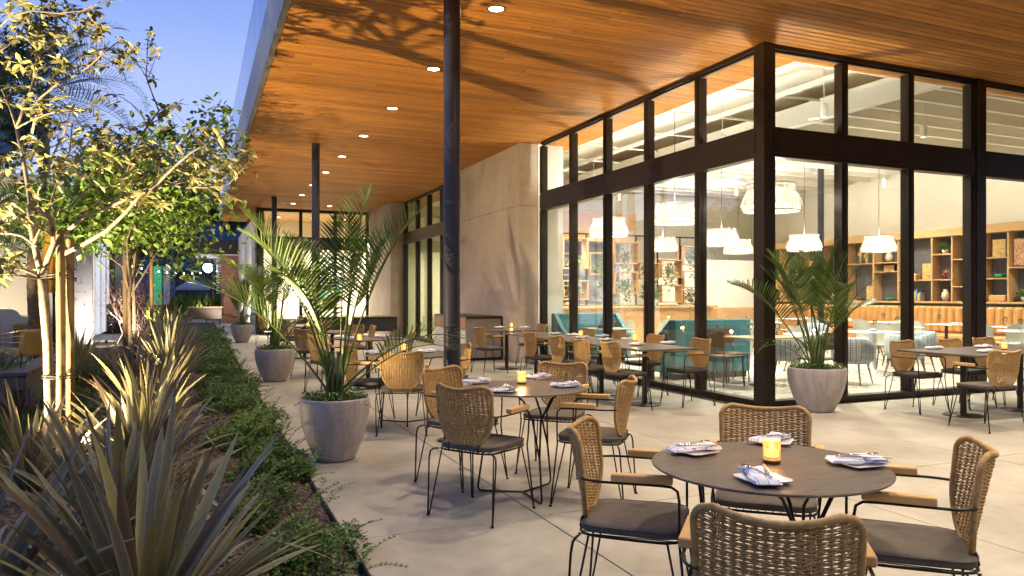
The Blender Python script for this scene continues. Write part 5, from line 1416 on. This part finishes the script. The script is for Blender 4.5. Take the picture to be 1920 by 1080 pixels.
# ------------------------------------------------------------ display shelf on the east wall
XS=17.45
t=thing('display_shelf','oak display shelving with slate back along the far wall','shelf',(XS,7.6,0))
Yspan=12.0; zc0,zc1=1.25,2.90
q=MB(); q.bbox(.34,0,zc0,.38,Yspan,zc1,.003); q.obj('back_panel',M['shelfback'],t)
q=MB(); q.bbox(-.03,-.05,zc1,.40,Yspan+.05,zc1+.20,.006); q.obj('cornice',M['oakx'],t)
q=MB(); q.bbox(-.02,-.02,zc0-.05,.38,Yspan,zc0-.001,.004); q.obj('base_shelf',M['oakx'],t)
ups=[0,.62,1.0,1.75,2.55,2.75,3.75,4.35,5.15,5.7,6.7,7.5,8.4,9.3,10.2,11.1,12.0]
for u in ups:
    q=MB(); q.bbox(.0,u-.02,zc0,.335,u+.02,zc1-.001,.003); q.obj('upright',M['oakx'],t)
rr=random.Random(5); cells=[]
for a,b in zip(ups[:-1],ups[1:]):
    if b-a<.3: zs=[]
    else: zs=sorted(rr.sample([1.62,1.8,2.05,2.3,2.45],2 if b-a<.9 else 1+rr.randint(0,1)))
    lv=[zc0]+zs+[zc1]
    for z in zs:
        q=MB(); q.bbox(.004,a+.021,z-.015,.334,b-.021,z+.015,.002); q.obj('shelf_board',M['oakx'],t)
    for z0,z1 in zip(lv[:-1],lv[1:]): cells.append((a,b,z0+(.016 if z0>zc0 else .001),z1-.016))
kinds=['vase','books','frame','cactus','plant','bowl','frame','coral','case','vase']
def deco(k,x,y,z,w,h,i):
    where='on the display shelf, item in bay %d'%i
    pl=('low' if z<1.6 else 'midway' if z<2.1 else 'high')+' in the %s bay'%ordn[i]
    q=MB()
    if k=='vase': q.lathe([(.001,0),(.05,0),(.10,.12),(.08,.22),(.04,.27),(.05,.30),(.001,.30)],16); o=q.obj('vase',M['sand'],None,(x,y,z),None,label='pale ceramic vase standing %s on the display shelf'%pl,cat='vase',group='vases on the display shelf'); o.scale=(min(1,h/.34),)*3
    elif k=='books':
        for j in range(6):
            q=MB(); hh=min(h-.03,.20+.04*((j*7+i)%4)); q.bbox(-.09,-.019,0,.09,.019,hh,.002); q.obj('book',[M['books'],M['yellow'],M['bluebook']][(j+i)%3],None,(x,y+(j-2.5)*.042,z),None,label='%s book upright in a row, %s on the display shelf'%(ordn[j]+' '+['grey','yellow','blue'][(j+i)%3],pl),cat='book',group='books on the display shelf')
    elif k=='frame':
        t2=thing('framed_print','small framed ochre print propped %s on the display shelf'%pl,'picture frame',(x,y,z),0,'framed prints on the display shelf'); a=min(.16,w*.3); b=min(.42,h*.8)
        q.bbox(-.012,-a,0,.008,a,b,.003); q.obj('frame',M['oakx'],t2); q=MB(); q.bbox(-.0165,-a+.03,.03,-.0125,a-.03,b-.03,.001); q.obj('print',M['art1'],t2)
    elif k=='cactus':
        for s_,hh in ((-.11,.62),(.1,.8)):
            q=MB(); hh*=min(h,.5)/.8
            hh=hh*.95; q.tube([(0,0,0),(0,0,hh*.5),(0,0,hh)],[.035,.036,.026],8); q.tube([(0,.02,hh*.45),(0,.075,hh*.5),(0,.08,hh*.72)],[.016,.018,.014],7); q.obj('cactus_figure',simple('carved pale wood',(.55,.36,.10),.6),None,(x,y+s_,z),None,label='%s carved wooden cactus figure, %s shelf'%('shorter' if s_<0 else 'taller',pl),cat='figurine',group='wooden cactus figures')
    elif k=='plant':
        t2=thing('shelf_plant','small green plant in white pot, %s on the display shelf'%pl,'plant',(x,y,z),0,'plants on the display shelf'); q.lathe([(.001,0),(.06,0),(.085,.12),(.075,.12),(.001,.08)],14); q.obj('pot',M['china'],t2); tuft('leaves',.10,160,i,.12,'leafgreen',.07,.14,.1,t2)
    elif k=='bowl': q.lathe([(.001,0),(.05,0),(.13,.09),(.12,.09),(.001,.02)],18); q.obj('bowl',M['amberbase' if i%2 else 'green glass'],None,(x,y,z),None,label='shallow glazed bowl, %s on the display shelf'%pl,cat='bowl',group='bowls on the display shelf')
    elif k=='coral':
        rs=np.random.RandomState(i); t2=thing('coral_ornament','orange coral like ornament, %s on the display shelf'%pl,'ornament',(x,y,z),0,'coral ornaments'); q.tube([(0,0,0),(0,0,.12)],[.04,.01],8); q.obj('foot',M['darkwood'],t2); n=36; D=rs.normal(0,1,(n,3)); D[:,2]=abs(D[:,2]); link('branches',leaf_mesh('branches',np.tile([0,0,.11],(n,1)),D,rs.uniform(.08,.16,n),M['terracotta']),t2)
    elif k=='case': q.bbox(-.10,-.2,0,.10,.2,.16,.02); q.bbox(-.108,-.03,.07,-.1005,.03,.10,.004); q.obj('suitcase',M['orangeleather'],None,(x,y,z),None,label='small tan leather case, %s on the display shelf'%pl,cat='case',group='leather cases on the shelf')
for i,(a,b,z0,z1) in enumerate(cells):
    if b-a<.3: continue
    k=kinds[(i*7+3)%10]; w=b-a; h=z1-z0
    if w>.85 and (i%2): deco('frame',XS+.2,7.6+(a+b)/2-w*.25,z0,w,h,ups.index(a)); deco(k if k!='frame' else 'bowl',XS+.15,7.6+(a+b)/2+w*.2,z0,w,h,ups.index(a))
    else: deco(k,XS+.15,7.6+(a+b)/2,z0,w,h,ups.index(a))
q=MB(); q.bbox(-.02,-.48,0,.02,.48,.62,.004); q.obj('art_panel',M['art2'],None,(XS+.12,7.6+3.2,2.1),None,label='mosaic art panel standing high on the display shelf at the right',cat='picture')
# banquette under it
t=thing('leather_banquette','long channel tufted tan leather banquette under the display shelf','banquette',(16.75,7.7,0))
q=MB(); q.bbox(-.1,0,.12,.55,11.7,.46,.04); q.obj('seat',M['orangeleather'],t)
for k in range(58):
    q=MB() if k==0 else q
    if k==0:
        q.bbox(.42,.004,.47,.66,.196,1.13,.05); ch=q.mesh('back_channel',M['orangeleather'])
    link('back_channel',ch,t,(0,k*.2,0))
# ------------------------------------------------------------ booths
def booth(x0,y0,x1,label,h=1.02,back=1,d=.62):
    """back along X; seat side towards +Y when back=1 else -Y"""
    t=thing('teal_booth',label,'booth seat',(x0,y0,0),0,'teal upholstered booths'); w=x1-x0
    q=MB(); s_=back
    q.bbox(0,0 if s_>0 else -.13,.10,w,.13 if s_>0 else 0,h,.02); q.obj('backrest',M['teal'],t)
    q=MB(); ya,yb=(.132,d) if s_>0 else (-d,-.132); q.bbox(.09,ya,.14,w-.09,yb,.46,.03); q.obj('seat',M['teal'],t)
    for xx in (0,w-.085):
        q=MB(); a,b=(.134,d+.02) if s_>0 else (-d-.02,-.134); 
        pr=[(a,.1),(b,.1),(b,.62),((a+b)/2,.80),(a,h)] if s_>0 else [(b,.1),(a,.1),(a,.62),((a+b)/2,.80),(b,h)]
        vs=[(xx,y,z) for y,z in pr]+[(xx+.085,y,z) for y,z in pr]; q.add(vs,[(0,1,2,3,4),(9,8,7,6,5)]+[(k,k+5,(k+1)%5+5,(k+1)%5) for k in range(5)]); q.obj('wing',M['teal'],t)
    q=MB(); q.bbox(.05,(.05 if s_>0 else -.5),.0,w-.05,(.5 if s_>0 else -.05),.099,.003); q.obj('plinth',M['darkwood'],t)
booth(6.72,13.72,8.25,'teal booth facing us against the white inner wall',1.03,-1)
booth(7.20,10.1,8.78,'teal booth with its back to us behind the long dark table',1.0,1)
ped_table(7.4,12.55,.75,.75,'small oak table with a navy cone before the far teal booth',0,'oakx',.76,'oak tables indoors','steel')
q=MB(); q.add([(-.16,0,0),(.16,.03,0),(0,.06,.26),(-.02,-.10,0)],[(0,1,2),(0,3,2),(3,1,2),(0,1,3)]); q.obj('folded_napkin',M['navy'],None,(7.25,12.45,.762),None,label='navy napkin folded into a cone on the oak table inside',cat='napkin')
ped_table(8.1,9.05,1.0,.72,'oak table just inside the glass left of the corner post',0,'oakx',.76,'oak tables indoors','bronze')
def side_chair(x,y,rz,label,mat='darkwood'):
    t=thing('timber_side_chair',label,'chair',(x,y,0),rz,'dark side chairs indoors')
    q=MB(); q.bbox(-.21,-.2,.44,.21,.21,.47,.012); q.obj('seat',M[mat],t)
    q=MB(); P=[[(xx,-.2-.10*(z-.62)-.03+.35*xx*xx,z) for xx in np.linspace(-.23,.23,9)] for z in (.60,.66,.74,.82,.85)]; q.grid(P); P2=[[(x_,y_-.018,z) for x_,y_,z in r_] for r_ in P]; q.grid(P2); q.grid([P[-1],P2[-1]]); q.grid([P[0],P2[0]]); q.obj('backrest',M[mat],t)
    for sx in (-1,1):
        for sy in (-1,1):
            q=MB(); q.tube([(sx*.21,sy*.2-.02,0),(sx*.18,sy*.17,.44)]+([(sx*.19,-.2,.62)] if sy<0 else []),.014,7); q.obj('leg',M[mat],t)
side_chair(7.55,9.25,R(-90),'dark timber chair left of the oak table behind the glass'); side_chair(8.05,9.72,R(180),'dark timber chair with its back to the teal booth'); side_chair(8.55,8.4,R(15),'dark timber chair just right of the corner post, inside')
def shell(x,y,rz,label):
    t=thing('shell_chair',label,'chair',(x,y,0),rz,'pale sage shell chairs indoors'); q=MB(); rows=[]
    for v in np.linspace(0,1,10):
        row=[]
        for u in np.linspace(-1,1,13):
            if v<.5: yy=.20-.8*v*.95; z=.45-.03*math.sin(v*6)+.05*u*u*v; w=.19+.07*v*1.4
            else: yy=-.18-.10*(v-.5); z=.45+(v-.5)*.78-.06*u*u*(v-.5)*2; w=.26-.05*(v-.5)*2
            row.append((u*w,yy+.12*u*u*(v if v<.5 else .7),z))
        rows.append(row)
    q.grid(rows); q.grid([[(a,b-.012,c-.010) for a,b,c in r_] for r_ in rows]); q.obj('shell',M['shellchair'],t)
    for sx in (-1,1):
        for sy in (-1,1): 
            q=MB(); q.tube([(sx*.22,sy*.22,0),(sx*.14,sy*.13,.43)],.012,7); q.obj('leg',M['bronze'],t)
    return t
def armc(x,y,rz,label):
    t=thing('patterned_armchair',label,'armchair',(x,y,0),rz,'blue patterned armchairs'); q=MB(); rows=[]
    for (rr_,z) in ((.22,.34),(.29,.36),(.315,.44),(.32,.55),(.315,.64),(.30,.72),(.275,.75),(.25,.73),(.24,.62),(.235,.5),(.22,.47)):
        row=[]
        for k in range(31):
            a=R(-35+250*k/30)-math.pi/2+R(180)-R(0); 
            hh=z if z<.5 else .50+(z-.50)*(.55+.45*min(1,max(0,math.sin(math.pi*k/30))*1.3)); row.append((rr_*1.05*math.cos(a+R(-90+90)),-rr_*math.sin(a)*-1*-1,hh))
        rows.append(row)
    q.grid(rows); q.obj('tub_back',M['pattern'],t)
    q=MB(); q.lathe([(.001,.33),(.25,.33),(.275,.36),(.275,.45),(.25,.48),(.001,.485)],28); q.obj('seat_cushion',M['pattern'],t)
    for sx in (-1,1):
        for sy in (-1,1):
            q=MB(); q.tube([(sx*.24,sy*.22,0),(sx*.17,sy*.16,.34)],[.011,.019],8); q.obj('leg',M['oakdark'],t)
M['oakdark']=wood('walnut leg',(.10,.055,.03),(.18,.10,.055),axis=2)
def round_in(x,y,label,r=.45):
    t=thing('white_round_table',label,'table',(x,y,0),0,'white round tables indoors'); q=MB(); q.lathe([(.001,.72),(r-.01,.72),(r,.728),(r,.742),(r-.005,.75),(.001,.75)],48,smooth=False); q.obj('tabletop',M['china'],t); q=MB(); q.lathe([(.30,0),(.31,.012),(.05,.03),(.035,.06),(.035,.72)],28,cap=False); q.obj('pedestal',M['china'],t)
def wineglass(x,y,z,label,grp='wine glasses indoors'):
    o=link('wine_glass',WG,None,(x,y,z),None,None,label,'glass',grp)
q=MB(); q.lathe([(.001,.001),(.034,.002),(.030,.005),(.005,.010),(.004,.09),(.02,.105),(.038,.135),(.040,.165),(.032,.205),(.0312,.205),(.038,.165),(.036,.137),(.018,.108),(.001,.10)],18); WG=q.mesh('wine_glass',M['wineglass'])
armc(9.55,8.65,R(20),'blue patterned armchair just right of the palm pot, back to the glass'); armc(11.1,8.95,R(-10),'blue patterned armchair behind the middle mullion'); armc(12.0,9.45,R(150),'blue patterned armchair facing us across the white round table')
armc(8.95,9.5,R(60),'blue patterned armchair half hidden by the corner palm')
armc(13.6,13.4,R(30),'blue patterned armchair further back near the banquette')
round_in(11.3,9.75,'white round table between two blue patterned armchairs'); round_in(9.6,9.55,'white round table behind the corner palm'); round_in(13.5,11.0,'white round table in the middle of the dining room'); round_in(12.7,14.2,'white round table before the banquette'); round_in(10.6,12.2,'white round table between palm and bar'); round_in(14.2,8.9,'white round table at the right, behind the door')
for i,(x,y,rz,l) in enumerate(((10.2,10.4,200,'pale shell chair behind the corner palm'),(12.2,10.3,150,'pale shell chair right of the white round table'),(12.9,10.6,-60,'pale shell chair at the middle table, left'),(14.1,11.3,80,'pale shell chair at the middle table, right'),(13.5,11.8,180,'pale shell chair beyond the middle table'),(12.0,13.7,-50,'pale shell chair before the banquette, left'),(13.3,14.8,170,'pale shell chair before the banquette, right'),(10.0,12.8,230,'pale shell chair near the bar, left'),(11.2,11.6,20,'pale shell chair near the bar, front'),(14.8,9.4,120,'pale shell chair at the right table, far side'),(14.0,8.3,-10,'pale shell chair at the right table, near side'),(9.0,14.6,10,'pale shell chair before the bar, seen left of centre'),(10.2,14.8,0,'pale shell chair before the bar, seen at centre'))): shell(x,y,R(rz),l)
for k in range(7):
    y=8.6+1.5*k; ped_table(15.7,y,.75,.8,'white topped table %s along the tan banquette'%ordn[k],0,'china',.75,'banquette tables','bronze',.19)
    shell(15.0,y+.1,R(-90),'pale shell chair facing the %s banquette table'%ordn[k])
    wineglass(15.6,y+.1,.751,'wine glass on the %s banquette table'%ordn[k]); setting(15.85,y-.15,1.5,'on the %s banquette table indoors'%ordn[k],cut=False,nk=k)
for (x,y,l) in ((11.2,9.65,'wine glass on the white table between patterned armchairs'),(9.5,9.6,'wine glass on the table behind the palm'),(7.5,12.5,'wine glass beside the navy cone'),(7.9,9.1,'wine glass left on the oak table inside'),(8.35,9.0,'wine glass right on the oak table inside'),(13.4,11.0,'wine glass on the middle table'),(10.6,12.3,'wine glass on the table near the bar'),(14.2,9.0,'wine glass on the right hand inner table')): wineglass(x,y,.752 if x>8.5 else .762,l)
for (x,y,l) in ((11.45,9.9,'on the white table between patterned armchairs'),(9.7,9.4,'on the table behind the palm'),(7.95,8.85,'on the oak table inside'),(13.6,10.9,'on the middle white table'),(14.3,8.8,'on the right inner table')): setting(x,y,.4,l,z=.752 if x>8.5 else .762,cut=False,nk=1)
# north room seen through the second window wall
for i,(x,y,rz) in enumerate(((7.6,21.0,40),(8.2,22.2,200),(7.5,23.4,-20),(8.6,19.9,100))):
    t=shell(x,y,R(rz),'teal seated chair in the second room, %s from the near side'%ordn[i]); t['group']='teal chairs of the second room'
    for c in t.children:
        if c.name.startswith('shell'): c.data=c.data.copy(); c.data.materials[0]=M['teal']
round_in(8.0,21.5,'round table in the second room among teal chairs',.4)
for (x,y) in ((8.6,19.3),(8.6,22.5),(8.6,25.8)):
    t=thing('cylinder_spotlight','white cylinder spotlight in the second room, %s from the near side'%ordn[int((y-19)//3)],'spotlight',(x,y,4.3),0,'cylinder spotlights of the second room'); link('lamp_body',tl,t); link('lens',tl2,t); link('stem',rod,t); spot('lamp',(0,0,-.215),(0,0,0),150*INT,(1,.86,.62),140,.9,.06,t)
# far room
t=thing('amber_pendant','amber cage pendant glowing behind the far window','pendant lamp',(4.25,29.6,3.15)); q=MB()
for k in range(14):
    a=2*math.pi*k/14; q.tube([(.05*math.cos(a),.05*math.sin(a),.3),(.2*math.cos(a),.2*math.sin(a),.05),(.15*math.cos(a),.15*math.sin(a),-.3)],.008,5)
q.obj('cage',M['bronze'],t); q=MB(); q.lathe([(.001,-.14),(.08,-.1),(.1,0),(.06,.1),(.001,.14)],14); q.obj('bulb',emis('amber bulb',(1,.62,.25),9),t); point('lamp',(0,0,0),60,(1,.72,.4),.1,t)
for x in (2.9,4.2,5.5):
    t=thing('recessed_downlight','downlight inside the far window room, %s from the left'%ordn[int((x-2.5)//1.3)],'downlight',(x,29.9,4.44),0,'downlights of the far room'); link('trim_ring',trim,t); link('lens',lens,t); spot('lamp',(0,0,-.03),(0,0,0),260*INT,(1,.88,.68),130,.8,.06,t)
q=MB()
rs=np.random.RandomState(5)
q.bbox(4.2,31.55,.9,5.7,31.59,2.5,.004); q.obj('picture',simple('white print',(.75,.75,.72),.7),None,label='white panel with teal leaf shapes in the far room',cat='picture')
q=MB()
for i in range(9):
    cx,cz=4.5+rs.uniform(0,1),1.2+rs.uniform(0,1.0); r0=rs.uniform(.12,.25); q.add([(cx+r0*math.cos(a),31.54-.001*i,cz+r0*.8*math.sin(a)) for a in np.linspace(0,6.283,17)[:-1]],[tuple(range(16))])
q.obj('teal_shapes',simple('teal print',(.05,.28,.33),.7),None,label='teal round shapes printed on the far room panel',cat='print')
# ------------------------------------------------------------ garden uplights
def uplight(x,y,tx,ty,tz,W,label,size=80,col=(1,.80,.50)):
    t=thing('garden_uplight',label,'spike light',(x,y,.0),0,'garden uplights in the bed'); d=Vector((tx-x,ty-y,tz-.12)); rot=d.to_track_quat('-Z','Y').to_euler()
    q=MB(); q.tube([(0,0,-.06),(0,0,.09)],.008,6); q.obj('spike',M['bronze'],t)
    q=MB(); q.lathe([(.028,0),(.032,.0),(.034,-.075),(.031,-.078),(.030,-.06)],16); q.lathe([(.001,.0),(.028,0)],16); o=q.obj('lamp_head',M['bronze'],t,(0,0,.12),rot)
    q=MB(); q.lathe([(.001,-.058),(.030,-.058)],16); q.obj('lens',M['lens'],t,(0,0,.12),rot)
    o=spot('lamp',(0,0,.12),rot,W,col,size,.5,.02,t); dn=d.normalized(); o.location=Vector((0,0,.12))+dn*.085
uplight(-3.0,6.5,.3,8.0,3.5,3400,'uplight left of the near tree aimed up through its crown',95,(1,.76,.42))
uplight(-.55,5.65,-1.2,7.4,2.3,110,'uplight in front of the stakes aimed at the pale trunk',75)
uplight(-2.2,11.3,.2,13.0,3.4,3300,'uplight below the second tree aimed at its crown',95,(1,.76,.42))
uplight(-1.6,16.8,-.4,18.2,3.6,900,'uplight below the third tree aimed at its crown',85)
uplight(-.9,7.3,-.35,6.5,.5,60,'low light among the middle flax blades',110,(1,.70,.30))
uplight(-4.6,17.6,-5,20,3,330,'uplight at the cream wall behind the palms',110)
uplight(-3.4,15.4,-3.7,16.2,3,400,'uplight under the garden feather palm',90)
uplight(-2.3,23.0,-2.2,27,2,420,'uplight grazing the bright annex',110,(1,.93,.85))
uplight(.95,31.5,1.97,33.5,2.6,420,'first added fill light brightening the cream side wall',120,(1,.88,.68))  # added lamp, lifts the side wall towards warm cream
uplight(.95,36.5,1.97,38.5,2.6,420,'second added fill light brightening the cream side wall',120,(1,.88,.68))  # added lamp for the far half of the side wall
# lamps added to brighten the display wall and the back wall
for i,(x,y,tx,ty,tz) in enumerate(((15.0,9.0,17.9,9.0,3.2),(15.0,11.5,17.9,11.5,3.2),(15.0,14.0,17.9,14.0,3.2),(15.0,16.5,17.9,16.5,3.2),(9.4,16.0,9.2,20.5,3.2),(12.2,16.2,12.2,20.5,3.2),(14.2,16.4,14.6,20.5,3.2))):
    t=thing('wall_fill_lamp','small white lamp added to brighten the inner walls, %s in order'%ordn[i],'track lamp',(x,y,4.5),0,'added lamps brightening the inner walls'); d=Vector((tx-x,ty-y,tz-4.5)); rot=d.to_track_quat('-Z','Y').to_euler()
    link('lamp_body',tl,t,(0,0,0),rot,.8); link('lens',tl2,t,(0,0,0),rot,.8); o=spot('lamp',tuple(d.normalized()*.19),rot,165,(1,.92,.80),110,.8,.05,t)

uplight(-2.6,46.2,-1.5,48,1.2,420,'warm light in the hedge of the far court',120)
uplight(.2,46.0,-.6,48,2.0,160,'light beneath the far grey parasol',120,(1,.9,.75))

uplight(-.35,11.3,-.95,12.7,2.6,120,'small added fill light in front of the second tree',80)  # extra lamp added because the second crown came out dark
uplight(-1.5,10.7,-.9,12.6,2.7,900,'added fill light left of the second tree brightening its crown',80,(1,.84,.55))  # another added lamp, fills the crown's leaves with light

# festoon over the far court
t=thing('festoon_string','string of small warm bulbs strung over the far court','string lights',(-3.2,44.5,0)); q=MB(); pts=[(i*.42,.2*math.sin(i),3.0-.35*math.sin(i/12*math.pi)) for i in range(13)]; q.tube(pts,.008,4); q.obj('cord',M['tie'],t)
q=MB(); q.lathe([(.001,-.04),(.03,-.02),(.03,.02),(.001,.04)],8); fb=q.mesh('bulb',M['lens'])
for p_ in pts: link('bulb',fb,t,(p_[0],p_[1],p_[2]-.05))
